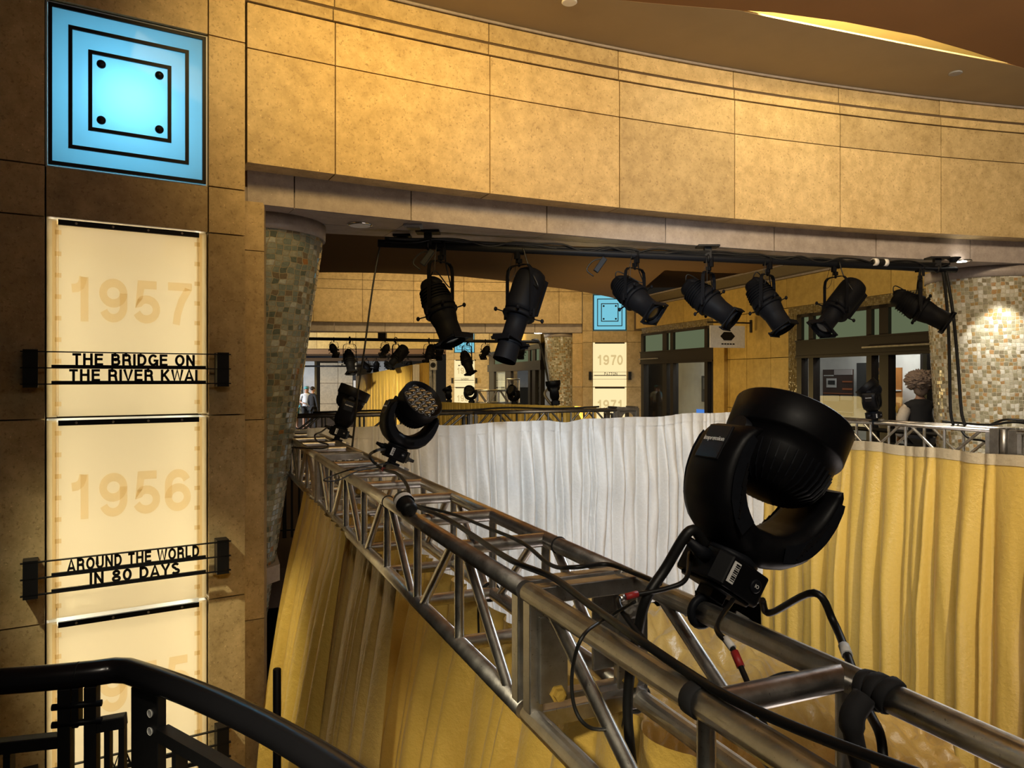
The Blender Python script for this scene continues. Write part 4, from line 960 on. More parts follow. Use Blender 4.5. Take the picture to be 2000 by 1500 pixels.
    if detail == 2:
        f = MB(); pf = [(-.108, .058), (-.099, .090), (-.08, .117), (-.05, .132), (-.012, .140)]
        for k in range(40):
            Mr = Matrix.Rotation(2 * math.pi * k / 40, 4, 'Z'); q = []
            for z, r_ in pf: q += [Mr @ Vector((r_, -.0015, z)), Mr @ Vector((r_, .0015, z)), Mr @ Vector((r_ - .012, .0015, z)), Mr @ Vector((r_ - .012, -.0015, z))]
            f.add(q, [(i * 4 + j, i * 4 + (j + 1) % 4, i * 4 + 4 + (j + 1) % 4, i * 4 + 4 + j) for i in range(4) for j in range(4)] + [(0, 1, 2, 3), (16, 19, 18, 17)])
        f.xf(hp); f.build('cooling_fin', M_['plastic2'], ho)
        m = MB().cyl((-.16, 0, 0), (.16, 0, 0), .03, n=20); m.xf(hp); m.build('tilt_axle', M_['plastic2'], ho)
    # lenses: 1 + 6 + 12
    k = 0
    for q in range(-2, 3):
        for r in range(-2, 3):
            if abs(q + r) > 2: continue
            cx, cy = (q + r / 2) * .053, r * .046
            L = MB().lathe((cx, cy, .092), (0, 0, 1), [(0, .0235), (.004, .0235), (.008, .020), (.011, .012), (.012, .001)], 16 if detail == 2 else 8); L.xf(hp)
            lo = L.build('lens', M_['lens'], ho)
            if detail == 2:
                s = MB().bar((cx - .016, cy - .010, .104), (cx + .016, cy + .010, .104), .007, .008); s.xf(hp); s.build('lens_core', M_['core'], lo)
            ri = MB().tube([(cx + .0255 * math.cos(a), cy + .0255 * math.sin(a), .096) for a in [i * 2 * math.pi / 14 for i in range(14)]], .0025, 5, closed=True); ri.xf(hp)
            if detail == 2: ri.build('lens_ring', M_['alu_dark'], lo)
    return t
th_ = R_(33); UPT = Vector((0, 0, 1)) * math.cos(th_) + P2 * math.sin(th_)
def on_tube(px, a, z=ZTR):
    k = (px - CX) / F; tt = (P2.x * a - k * P2.y * a) / (k * D2.y - D2.x); return tp(a, tt, z)
H1 = on_tube(1372, 1.06); H2 = on_tube(760, 1.06); H3 = on_tube(655, 1.06)
moving_head('big black moving head lamp on the near truss tube, aimed up to the right', H1, D2, UPT, 0, R_(-6), scale=.92, slots=True)
moving_head('black moving head lamp showing its round lens face, middle of the left truss', H2, D2, Vector((0, 0, 1)) * math.cos(R_(24)) + P2 * math.sin(R_(24)), R_(4), R_(48), scale=.86)
moving_head('black moving head lamp seen from its side, farthest on the left truss', H3, D2, Vector((0, 0, 1)) * math.cos(R_(20)) + P2 * math.sin(R_(20)), R_(80), R_(4), scale=.84)
H4 = on_tube(1708, 7.38)
moving_head('small glossy black moving head lamp on the right truss before the shop window', H4, D2, Vector((0, 0, 1)) * .95 - P2 * .15, R_(30), R_(-38), detail=2, scale=.86)
far_heads = [((1086, 797, 13.9), 0, 0, .92, 'round black stage lamp on the far truss, nearest the 1970 pillar'), ((1006, 795, 14.6), 40, 60, .72, 'far stage lamp with a white glinting lens face'),
             ((922, 792, 15.4), 70, 90, .72, 'far black stage lamp tipped sideways before the 1982 pillar'), ((878, 790, 15.9), 10, 20, .68, 'farthest upright black stage lamp, left of the 1982 pillar')]
for (pp, pan, tilt, sc, lb) in far_heads:
    moving_head(lb, at(*pp), (1, 0, 0), (-.12, 0, 1), R_(pan), R_(tilt), detail=1, group='far moving head lamps', scale=sc, txt=False)

# ------------------------------------------------------------------ hanging pipe with profile spotlights
PA, PB = at(738, 475, 6.17), at(1866, 527, 7.70)
def on_pipe(px):
    k = (px - CX) / F; d = PB - PA; s = (k * PA.y - PA.x) / (d.x - k * d.y); return PA + d * s
t = thing('lighting_pipe', 'black lighting pipe hung below the near stone beam', 'pipe', (PA + PB) / 2)
MB().cyl(PA, PB, .032, n=16).build('pipe', M_['plastic2'], t, world=True)
for px in (836, 1382, 1830):
    q = on_pipe(px); m = MB(); m.box((q.x, q.y, ZF - .012), (.20, .14, .02)); m.box((q.x, q.y, (q.z + ZF) / 2), (.065, .055, ZF - q.z)); m.tube([(q.x, q.y + math.cos(a) * .034, q.z + math.sin(a) * .034) for a in [i * math.pi / 8 for i in range(16)]], .012, 6, closed=True)
    m.build('ceiling_bracket', M_['black'], t, world=True, bevel=.003)
def spotlight(label, pipe_pt, bdir, kind, drop=.43, sc=1.0, group='profile spotlights on the near pipe', hat=False):
    b = Vector(bdir).normalized(); bh = Vector((b.x, b.y, 0)); hl = bh.length; rz = math.atan2(-bh.x, bh.y)
    t = thing('profile_spotlight', label, 'spotlight', pipe_pt, rz, group); t.scale = (sc,) * 3
    ax = Vector((0, hl, b.z)); up = Vector((0, -b.z, hl)); piv = Vector((0, 0, -drop))
    c = MB().tube([(0, math.cos(a) * .038, math.sin(a) * .038 + .002) for a in [R_(-60 + 20 * i) for i in range(14)]], .013, 6)
    c.box((0, .03, -.05), (.04, .03, .07)).cyl((0, 0, -.03), (0, 0, -.15), .011).cyl((0, -.05, -.035), (0, .0, -.035), .008).box((0, 0, -.10), (.035, .045, .04)); c.build('clamp', M_['spot_black'], t, bevel=.003)
    W = .162; y = MB(); z0 = -.135; pts = [(-W, 0, -drop - .02), (-W, 0, z0 - .09), (-W + .012, 0, z0 - .035), (-W + .045, 0, z0 - .006), (-W + .09, 0, z0), (W - .09, 0, z0), (W - .045, 0, z0 - .006), (W - .012, 0, z0 - .035), (W, 0, z0 - .09), (W, 0, -drop - .02)]
    y.strip(pts, .034, .008, (0, 1, 0)); yo = y.build('yoke', M_['spot_black'], t)
    hl_ = MB()
    for k in range(5): hl_.cyl((W + .004, 0, z0 - .10 - k * .035), (W + .0055, 0, z0 - .10 - k * .035), .005, n=8).cyl((-W - .004, 0, z0 - .10 - k * .035), (-W - .0055, 0, z0 - .10 - k * .035), .005, n=8)
    hl_.build('yoke_hole', M_['spot_black'], yo)
    for s in (-1, 1):
        k = MB().cyl(piv + Vector((s * .10, 0, 0)), piv + Vector((s * (W + .02), 0, 0)), .012); k.box(piv + Vector((s * (W + .028), .0, -.005)), (.022, .022, .075)); k.build('tilt_knob', M_['spot_black'], t, bevel=.004)
    A = lambda h, r=0, th=0: piv + ax * h + up * (r * math.cos(th)) + Vector((r * math.sin(th), 0, 0))
    if kind == 'lamp':
        m = MB().lathe(piv, ax, [(-.30, .03), (-.295, .075), (-.27, .092), (-.22, .098), (-.215, .11), (-.13, .118), (-.06, .138), (-.02, .142), (-.015, .13)], 20); ho = m.build('lamp_housing', M_['spot_black'], t)
        f = MB()
        for k in range(5): f.lathe(piv + ax * (-.21 + k * .028), ax, [(0, .122 + .005 * k), (.007, .122 + .005 * k)], 20)
        f.build('cooling_rib', M_['spot_black'], ho)
        m = MB().lathe(piv + ax * -.24 + up * .03, (up * .8 - ax * .6), [(0, .065), (.03, .068), (.06, .06), (.07, .03)], 16); m.build('burner_cap', M_['spot_black'], ho)
        br = [(-.015, .125), (.05, .122), (.12, .108), (.13, .104), (.27, .102), (.275, .108)]; fr0 = .275
    else:
        m = MB().lathe(piv, ax, [(-.42, .04), (-.415, .09), (-.39, .122), (-.35, .136), (-.30, .14), (-.06, .14), (-.02, .136), (-.015, .115)], 28); ho = m.build('lamp_housing', M_['spot_black'], t)
        m = MB().box(piv + ax * -.2 + up * -.10, (.09, .02, .09), Matrix((Vector((1, 0, 0)), ax, up)).transposed()); m.bar(piv + ax * -.38 - up * .13, piv + ax * -.04 - up * .13, .13, .06, up); m.build('driver_box', M_['spot_black'], ho, bevel=.006)
        for k, (mt, s) in enumerate((('blue_dot', -1), ('paper', 0), ('red', 1))):
            MB().lathe(piv + ax * -.13 + up * (-.16), -up, [(0, .012), (.006, .012)], 12).xf(Matrix.Translation((s * .035, 0, 0))).build('button', M_[mt], ho)
        m = MB().lathe(piv + ax * -.33 + Vector((.112, 0, 0)) + up * .08, Vector((.8, 0, 0)) + up * .6, [(0, .02), (.004, .02)], 10); m.build('badge', M_['grey'], ho)
        br = [(-.015, .118), (.03, .11), (.05, .092), (.24, .09), (.245, .098)]; fr0 = .245
    MB().lathe(piv, ax, br, 20).build('lens_tube', M_['spot_black'], t)
    r = MB().lathe(piv + ax * -.005, ax, [(0, .138), (.012, .146), (.03, .146), (.04, .138)], 24); r.build('shutter_ring', M_['spot_black'], t)
    for k in range(4):
        a = math.pi / 4 + k * math.pi / 2
        h = MB().bar(A(.015, .13, a), A(.012, .20, a), .022, .004, ax); h.ball(A(.012, .212, a), (.016, .016, .02), 8, 6); h.build('shutter_handle', M_['spot_black'], t)
    q = MB(); X = Vector((1, 0, 0)); s = .115
    for sg in (-1, 1):
        q.bar(A(fr0 + .02) + X * s * sg - up * s, A(fr0 + .02) + X * s * sg + up * s, .012, .05, X); q.bar(A(fr0 + .02) - X * s + up * s * sg, A(fr0 + .02) + X * s + up * s * sg, .05, .012, up)
    for a in range(4):
        c_ = A(fr0 + .035) + (X * math.cos(a * math.pi / 2 + .785) + up * math.sin(a * math.pi / 2 + .785)) * .125
    q.lathe(A(fr0 - .005), ax, [(0, .10), (.03, .11), (.05, .108)], 20, cap=False); q.build('gel_frame', M_['spot_black'], t, bevel=.002)
    MB().lathe(A(fr0 + .002), ax, [(0, .09), (.01, .08), (.014, .04), (.015, .002)], 20).build('lens', M_['black_gloss'], t)
    if hat: MB().lathe(A(fr0 + .04), ax, [(0, .10), (.16, .103)], 16, cap=False).build('top_hat', M_['spot_black'], t)
    ld = smooth_path([A(-.30 if kind == 'lamp' else -.41), A(-.34) + up * .10, Vector((-W - .03, -.05, -drop * .6)), Vector((-W * .6, -.02, -.14)), Vector((-.05, 0, .02))], 6)
    MB().tube(ld, .006, 6).build('lead', M_['rubber'], t)
    sf = smooth_path([Vector((.06, 0, .02)), Vector((.10, .02, -.13)), Vector((W * .7, .02, -.25)), Vector((W * .5, -.02, -.18)), Vector((.04, 0, .02))], 6)
    MB().tube(sf, .0025, 5).build('safety_cable', M_['rubber'], t)
    return t
M_['blue_dot'] = simple('blue_marker', (.02, .04, .35), .4)
specs = [(861, (.38, -.25, -.92), 'lamp', .56, .98, 'first black spotlight from the left on the near pipe, pointing steeply down', False),
         (1014, (-.30, -.25, -.95), 'led', .56, 1.0, 'second spotlight from the left, fat cylinder housing with coloured buttons', True),
         (1240, (.62, -.62, -.66), 'lamp', .43, .9, 'third spotlight from the left, hanging before the far blue square panel', False),
         (1384, (.66, -.45, -.62), 'lamp', .43, .95, 'fourth spotlight from the left, next to the white shop sign', False),
         (1499, (.40, -.35, -.80), 'lamp', .44, .95, 'fifth spotlight from the left, between the two shop windows', False),
         (1632, (-.72, -.25, -.82), 'led', .50, .92, 'sixth spotlight, glossy cylinder housing aimed down to the left', False),
         (1797, (.80, -.40, -.55), 'lamp', .44, .95, 'last spotlight at the right end of the near pipe', False)]
protos = []
for px, bd, kd, dp, sc, lb, hat in specs: protos.append(spotlight(lb, on_pipe(px), bd, kd, dp, sc, hat=hat))
# far pipe under the far portal, copies of the same spotlights
FA, FB = at(560, 661, 20.7), at(1052, 668, 20.9)
t = thing('lighting_pipe', 'far black lighting pipe hung below the distant portal', 'pipe', (FA + FB) / 2)
MB().cyl(FA, FB, .045, n=10).build('pipe', M_['black'], t, world=True)
m = MB().box((FA.x + 2.65, FA.y + .1, ZF - .06), (.22, .2, .3)).box((FA.x + 5.1, FA.y + .1, ZF - .06), (.2, .2, .3)); m.build('ceiling_bracket', M_['black'], t, world=True)
def far_spots(px, y, src, turn, sc, lb, grp, Y):
    c = copy_tree(protos[src]); p = at(px, y, Y); c.location = p; c.rotation_euler = (0, 0, protos[src].rotation_euler.z + R_(turn)); c.scale = (sc,) * 3
    tag(c, lb, 'spotlight', grp)
g = 'spotlights on the far pipe'
nm = ['first', 'second', 'third', 'fourth', 'fifth', 'sixth', 'seventh', 'eighth']
for i, (px, y, src, turn, sc) in enumerate([(652, 661, 2, 130, .75), (683, 661, 0, -25, 1.15), (752, 662, 2, 170, .75), (773, 662, 5, 20, 1.1), (838, 663, 5, 60, .95), (858, 664, 2, 150, .8), (912, 664, 0, -10, 1.12), (948, 665, 2, 160, .75), (1018, 667, 2, 140, .7)]):
    far_spots(px, y, src, turn, sc, ['leftmost small spotlight on the far pipe', 'long spotlight hanging low on the far pipe before the beige wall', 'small round spotlight on the far pipe above the gold drape', 'fat spotlight on the far pipe tilted over the gold drape', 'tilted spotlight on the far pipe above the truss tower', 'small round spotlight on the far pipe beside the distant brown pilaster', 'long spotlight on the far pipe before the distant blue panel', 'small round spotlight on the far pipe right of the blue panel', 'rightmost small spotlight on the far pipe above the distant shop'][i], g, 20.75)
BA, BB = at(575, 697, 34), at(860, 697, 34)
t = thing('lighting_pipe', 'thin third lighting pipe deep in the background at left', 'pipe', (BA + BB) / 2); MB().cyl(BA, BB, .05, n=8).cyl(BA + Vector((0, .4, -.42)), BB + Vector((-3, .4, -.42)), .04, n=8).build('pipe', M_['black'], t, world=True)
for i, (px, y, src, turn) in enumerate([(715, 697, 3, 0), (735, 697, 2, 150), (797, 697, 2, 170), (758, 697, 2, 120)]):
    far_spots(px, y, src, turn, 1.0, ['deep background spotlight pointing right on the third pipe', 'round deep background spotlight left of the tilted one', 'rightmost deep background spotlight above the gold drape', 'deep background spotlight hidden behind the fat tilted one'][i], 'spotlights on the third pipe', 34)
# ------------------------------------------------------------------ foreground guard rail
rz_ = 1.07
def rp(px, py, z=rz_): return on_z(px, py, z)
rail = [rp(-260, 1345), rp(0, 1331), rp(160, 1317), rp(222, 1309)]
curve = [rp(250, 1310), rp(330, 1337), rp(420, 1373), rp(525, 1424), rp(640, 1492), rp(760, 1575)]
t = thing('guard_rail', 'curved black handrail with round posts in the lower left corner', 'railing', (rail[3].x, rail[3].y, -.2))
b = MB().tube(smooth_path(rail, 4) + smooth_path(curve, 6), .0285, 20); b.build('handrail', M_['black_gloss'], t, world=True)
j = MB(); q = rp(152, 1318); dd = (rail[2] - rail[1]).normalized(); j.cyl(q - dd * .001, q + dd * .0015, .0289, n=20); j.build('weld_seam', M_['black'], t, world=True)
vdn = Vector((0, 0, -1))
pc = rp(290, 1322); rd = (rp(330, 1337) - rp(250, 1310)).normalized(); nd = Vector((rd.y, -rd.x, 0))
b = MB().bar(pc + vdn * .03, pc + vdn * 1.3, .10, .022, rd.cross(vdn))
prof = [(-.05, -.05), (-.048, -.035), (-.04, -.02), (-.02, -.0), (.02, .0), (.04, -.02), (.048, -.035), (.05, -.05)]
Mx = Matrix((rd, Vector((0, 0, 1)), nd)).transposed().to_4x4(); Mx.translation = pc
b.extrude(prof, Mx, .022); po = b.build('post', M_['black'], t, world=True, bevel=.002)
for z in (-.072, -.112):
    s = MB().lathe(pc + nd * .011 + rd * .026 + vdn * -z, nd, [(0, .0085), (.003, .0085), (.0035, .006), (.002, .0055)], 16); s.build('screw', M_['grey'], po, world=True)
    MB().tube([pc + nd * .0145 + rd * .026 + vdn * -z + (rd * math.cos(a) + Vector((0, 0, math.sin(a)))) * .0085 for a in [i * math.pi / 10 for i in range(20)]], .0008, 5, closed=True).build('screw_rim', M_['paper'], po, world=True)
# ornament of flat bars and short round rods beside the post
l0 = rp(0, 1331); ld = (rail[2] - rail[1]).normalized(); ln = Vector((ld.y, -ld.x, 0))
def lp_(px, z): 
    k = (px - CX) / F; s_ = (k * l0.y - l0.x) / (ld.x - k * ld.y); p = l0 + ld * s_; return Vector((p.x, p.y, z))
for px, z0, z1 in ((129, 1.045, -.2), (151, 1.045, .955), (180, 1.045, -.2)):
    p = lp_(px, 0); MB().bar(Vector((p.x, p.y, z1)), Vector((p.x, p.y, z0)), .026 if px != 151 else .014, .036, ln).build('flat_bar', M_['black'], t, world=True, bevel=.0015)
for z in (1.005, .965):
    MB().cyl(lp_(105, z) + ln * .012, lp_(202, z) + ln * .012, .0075, n=12).build('short_rod', M_['plastic'], t, world=True)
MB().bar(lp_(-300, .925), lp_(118, .925), .03, .028).build('lower_rail', M_['black'], t, world=True, bevel=.002)
MB().bar(lp_(188, .95), lp_(246, .955), .03, .028).build('lower_rail', M_['black'], t, world=True, bevel=.002)
for px in (-180, -80, 18):
    MB().bar(lp_(px, -.2), lp_(px, .92), .014, .03, ln).build('baluster', M_['black'], t, world=True)
for px in (212, 240): MB().bar(lp_(px, -.2), lp_(px, .945), .012, .028, ln).build('baluster', M_['black'], t, world=True)
c2 = [pc + rd * .05 + vdn * .115, rp(420, 1373, rz_) + vdn * .125, rp(525, 1424, rz_) + vdn * .13, rp(640, 1492) + vdn * .13]
b = MB()
for a, c in zip(c2, c2[1:]): b.bar(a, c, .03, .028)
b.build('lower_rail', M_['black'], t, world=True)
for i, (a, c) in enumerate(zip(c2, c2[1:])): 
    for f in (.35, .85): p = a.lerp(c, f); MB().bar(Vector((p.x, p.y, -.2)), p, .014, .03, nd).build('baluster', M_['black'], t, world=True)
# thin black pole in front of the left gold drape
p = at(541, 1306, 3.4)
t = thing('stand_pole', 'slim black upright pole in front of the bright gold drape', 'pole', (p.x, p.y, -4.2))
MB().lathe((0, 0, 0), (0, 0, 1), [(0, .02), (4.2 + p.z - .004, .0185), (4.2 + p.z, .016)], 16).build('tube', M_['black'], t)
MB().lathe((0, 0, 0), (0, 0, 1), [(0, .16), (.02, .16), (.04, .05), (.12, .03)], 20).build('foot', M_['black'], t)
# black guard rails of the upper floor, glimpsed behind trusses
def back_rail(label, A, B, z0, n, h=1.07, grp='black guard rails behind the trusses'):
    A, B = Vector(A), Vector(B); A.z = B.z = z0; t = thing('guard_rail', label, 'railing', (A + B) / 2, group=grp)
    up = Vector((0, 0, 1))
    MB().cyl(A + up * h, B + up * h, .028, n=10).build('handrail', M_['black'], t, world=True)
    for z in (.10, h - .16): MB().bar(A + up * z, B + up * z, .03, .02).build('lower_rail', M_['black'], t, world=True)
    for i in range(n + 1): p = A.lerp(B, i / n); MB().bar(p, p + up * (h - .02 if i % 6 == 0 else h - .16), .014 if i % 6 else .05, .03 if i % 6 else .05, (B - A).normalized()).build('baluster' if i % 6 else 'post', M_['black'], t, world=True)
back_rail('black guard rail behind the right truss, in front of the shop windows', tp(8.2, 8.5), tp(8.2, 5.6), 0, 24)
back_rail('black guard rail glimpsed between the green column and the bright gold drape', (-4.6, 9.3, 0), (-2.45, 9.9, 0), -.35, 24)
# ------------------------------------------------------------------ shop sign on its bracket
sp = ws(1472); sq = W0 + WV * sp - WN * .06
t = thing('hanging_sign', 'small white sign with a black hexagon mark, hung from a dark wall bracket', 'sign', (sq.x, sq.y, 2.3))
a0 = Vector((sq.x, sq.y, 0)); out = Vector((-WN.x, -WN.y, 0))
br = MB().bar(a0 + Vector((0, 0, 2.62)), a0 + Vector((0, 0, 2.86)), .05, .03, out); br.bar(a0 + Vector((0, 0, 2.80)), a0 + out * .95 + Vector((0, 0, 2.80)), .03, .03); br.build('bracket', M_['frame'], t, world=True)
Ms = Matrix((out, Vector((0, 0, 1)), Vector((WV.x, WV.y, 0)))).transposed().to_4x4(); Ms.translation = a0 + Vector((0, 0, 2.74))
MB().extrude([(.12, 0), (.86, 0), (.92, -.42), (.16, -.42)] if False else [(.14, 0), (.90, 0), (.90, -.42), (.14, -.42)], Ms, .02).build('board', M_['paper'], t, world=True, bevel=.002)
for sgn in (-1,):
    m2 = Ms.copy(); m2.translation = Ms.translation - Vector((WV.x, WV.y, 0)) * .012
    MB().extrude([(.36, -.20), (.44, -.12), (.60, -.12), (.68, -.20), (.60, -.28), (.44, -.28)], m2, .004).build('mark', M_['black'], t, world=True)
    for k, wd in enumerate((.06, .03, .05, .04, .06)): x0 = .37 + .06 * k; MB().extrude([(x0, -.335), (x0 + .045, -.335), (x0 + .045, -.36), (x0, -.36)], m2, .003).build('small_print', M_['black'], t, world=True)
# ------------------------------------------------------------------ posters inside the big shop
def wpos(px, py, off):
    s_ = ws(px, off); p = W0 + WV * s_ + WN * off; return s_, CZ - (py - HY) / F * p.y
def poster_rect(mb, px0, py0, px1, py1, off, th=.01):
    s0, z0 = wpos(px0, py0, off); s1, z1 = wpos(px1, py1, off); wbox(mb, s1, s0, z1, z0, off, off + th); return mb
PM = {}
def pm(n, c, r=.6): PM[n] = PM.get(n) or simple('print_' + n, c, r, bmp=0, var=.05); return PM[n]
OFF = 1.66
def base_of(px, py, off): s_, z_ = wpos(px, py, off); p = W0 + WV * s_ + WN * off; return (p.x, p.y, z_)
t = thing('wall_poster', 'dining hall photo poster with orange counters inside the right shop', 'poster', base_of(1636, 812, OFF))
poster_rect(MB(), 1607, 722, 1665, 812, OFF, .03).build('board', pm('dark_brown', (.075, .04, .03)), t, world=True)
for nm, rect, col in (('ceiling_patch', (1629, 722, 1664, 732), (.6, .55, .55)), ('picture', (1614, 739, 1633, 757), (.75, .74, .72)), ('animal_shape', (1617, 743, 1630, 751), (.02, .02, .02)), ('counter', (1608, 767, 1664, 770), (.55, .17, .06)), ('counter', (1645, 758, 1664, 762), (.55, .17, .06)), ('counter', (1645, 744, 1664, 747), (.42, .14, .06)),
                      ('cabinet', (1608, 771, 1638, 784), (.22, .22, .23)), ('cabinet', (1641, 772, 1664, 782), (.22, .22, .23)), ('stripe', (1607, 802, 1665, 806), (.7, .7, .68))):
    poster_rect(MB(), *rect, OFF - .012 if nm != 'animal_shape' else OFF - .02, .01).build(nm, pm(nm, col), t, world=True)
for k in range(8): poster_rect(MB(), 1609 + 2.4 * k, 732.5, 1610.6 + 2.4 * k, 734.5, OFF - .012, .008).build('small_print', pm('picture', (.75, .74, .72)), t, world=True)
t = thing('wall_poster', 'orange food poster with a dark bowl and a pale plate inside the right shop', 'poster', base_of(1728, 812, OFF - .3))
OF2 = OFF - .3
poster_rect(MB(), 1673, 709, 1722, 800, OF2 + .06, .03).build('dark_panel', pm('charcoal', (.05, .05, .05)), t, world=True)
poster_rect(MB(), 1694, 719, 1760, 806, OF2, .03).build('board', pm('orange', (.50, .20, .05)), t, world=True)
poster_rect(MB(), 1694, 760, 1760, 764, OF2 - .012, .01).build('stripe', pm('stripe', (.7, .7, .68)), t, world=True)
def pdisc(px, py, rx, mat, nm, off, rz_s=1.0):
    s_, z_ = wpos(px, py, off); c = W0 + WV * s_ + WN * off
    MB().lathe((c.x, c.y, z_), (-WN.x, -WN.y, 0), [(0, rx), (.006, rx), (.010, rx * .9)], 28).build(nm, mat, t, world=True)
pdisc(1729, 741, .20, pm('bowl', (.07, .07, .075)), 'bowl', OF2 - .002); pdisc(1729, 739, .155, pm('bowl_inner', (.11, .11, .12)), 'bowl_inner', OF2 - .012)
for k, (dx_, dy_) in enumerate(((-16, -3), (-13, 1), (-10, -5), (11, -4), (14, 2), (12, 4))): pdisc(1729 + dx_, 739 + dy_, .028, pm('food' if k < 3 else 'food2', (.65, .42, .04) if k < 3 else (.4, .2, .04)), 'food', OF2 - .024)
pdisc(1726, 785, .22, pm('plate', (.66, .62, .55)), 'plate', OF2 - .002); pdisc(1726, 785, .13, pm('plate_inner', (.55, .46, .36)), 'plate_inner', OF2 - .012)
# pictures inside the left shop
t = thing('wall_poster', 'grey photo print inside the left shop beside the door', 'poster', base_of(1384, 785, 1.25))
poster_rect(MB(), 1370, 734, 1394, 786, 1.25, .03).build('board', pm('grey_print', (.09, .09, .10)), t, world=True)
for rc in ((1373, 738, 1381, 760), (1383, 742, 1391, 775)): poster_rect(MB(), *rc, 1.235, .01).build('grey_patch', pm('grey_patch', (.20, .20, .21)), t, world=True)
t = thing('screen', 'small glowing blue screen low inside the left shop', 'screen', base_of(1370, 810, .9))
poster_rect(MB(), 1360, 799, 1380, 811, .9, .03).build('display', emit('screen_blue', (.10, .28, .85), .9), t, world=True)
t = thing('wall_poster', 'white notice with grey lettering in the distant shop window', 'poster', (-.6, 28, 1))
def tb(mb, a, c, z0, z1, y): tbox(mb, a, c, z0, z1, y, y + .02); return mb
tb(MB(), 974, 980, 1.15, 1.4, .09).build('lettering', M_['grey'], t, world=True)
for a, c, lb in ((1000, 1006, 'tall dark print in the distant shop, left one'), (1010, 1014, 'tall dark print in the distant shop, right one')):
    t = thing('wall_poster', lb, 'poster', (.2, 27, .8)); tb(MB(), a, c, .9, 1.8, 1.9).build('board', pm('dark_red', (.12, .04, .03)), t, world=True)
t = thing('wall_poster', 'orange print at the right of the distant shop window', 'poster', (.9, 24, .8)); tb(MB(), 1047, 1054, .7, 1.7, 1.0).build('board', pm('orange', (.5, .2, .05)), t, world=True)
# speaker on the truss tower
p = at(846, 722, 19.5); t = thing('speaker', 'pale grey loudspeaker on top of the upright truss tower', 'speaker', p)
MB().box((0, .1, .11), (.17, .2, .24)).build('cabinet', M_['grey'], t, bevel=.01)
MB().lathe((0, 0, .12), (0, -1, 0), [(-.005, .07), (.005, .07), (.008, .06), (0, .02)], 20).build('cone', M_['black'], t)
# yellow and black notice at the far left
p = at(692, 756, 36); t = thing('notice_board', 'narrow black notice with a yellow panel beside the far gold drape', 'sign', p + Vector((0, 0, -1.2)))
MB().box((p.x, p.y, p.z - .55), (.16, .05, 2.6)).build('board', M_['black'], t, world=True); MB().box((p.x + .02, p.y - .03, p.z - .62), (.11, .02, .62)).build('yellow_panel', pm('yellow', (.75, .6, .05)), t, world=True); MB().box((p.x + .02, p.y - .03, p.z + .12), (.11, .02, .4)).build('white_panel', M_['paper'], t, world=True)
# ------------------------------------------------------------------ recessed downlights, vents in the soffit
def soffit_pt(px, py): return at(px, py, (ZF - CZ) * F / (HY - py))
p = soffit_pt(703, 438)
t = thing('recessed_downlight', 'round recessed downlight with chrome reflector in the soffit, near the left end', 'ceiling light', (p.x, p.y, ZF - .02))
MB().lathe((0, 0, .02), (0, 0, -1), [(0, .10), (.008, .10), (.012, .09), (.008, .08)], 28, cap=False).build('trim_ring', M_['chrome'], t)
MB().lathe((0, 0, .012), (0, 0, -1), [(0, .082), (.006, .084)], 28).build('reflector', M_['paper'], t)  # pale matte colour paints in the bright reflection of the chrome
p = soffit_pt(1878, 509)
t = thing('recessed_downlight', 'glowing recessed downlight above the amber mosaic column', 'ceiling light', (p.x, p.y, ZF - .02))
MB().lathe((0, 0, .02), (0, 0, -1), [(0, .10), (.008, .10), (.012, .09), (.008, .08)], 28, cap=False).build('trim_ring', M_['chrome'], t)
MB().lathe((0, 0, .012), (0, 0, -1), [(0, .05), (.006, .05)], 20).build('lamp', M_['lamp'], t)
p = soffit_pt(1862, 503); t = thing('ceiling_sensor', 'dark ceiling sensor beside the glowing downlight', 'ceiling device', (p.x, p.y, ZF - .05)); MB().lathe((0, 0, .05), (0, 0, -1), [(0, .07), (.01, .07), (.03, .04), (.05, .035)], 20).build('body', M_['plastic2'], t)
p = soffit_pt(808, 440); t = thing('ceiling_vent', 'pale square vent plate in the soffit left of the first spotlight', 'vent', (p.x, p.y, ZF - .03)); MB().box((0, 0, .02), (.15, .13, .02)).build('plate', M_['grey'], t, bevel=.004); MB().box((0, 0, .004), (.10, .09, .012)).build('grille', M_['alu_dark'], t)
p = soffit_pt(786, 459); t = thing('ceiling_sensor', 'black round sensor on a square plate under the soffit near the pipe end', 'ceiling device', (p.x, p.y, ZF - .05)); MB().box((0, 0, .04), (.15, .13, .02)).build('plate', M_['plastic2'], t, bevel=.004); MB().lathe((0, 0, .03), (0, 0, -1), [(0, .05), (.02, .045), (.03, .03)], 18).build('body', M_['black'], t)
t = thing('recessed_downlight', 'small bright downlight in the far portal soffit', 'ceiling light', at(1051, 650, 20.8)); MB().lathe((0, 0, 0), (0, 0, -1), [(0, .11), (.02, .10)], 16).build('lamp', M_['lamp'], t)
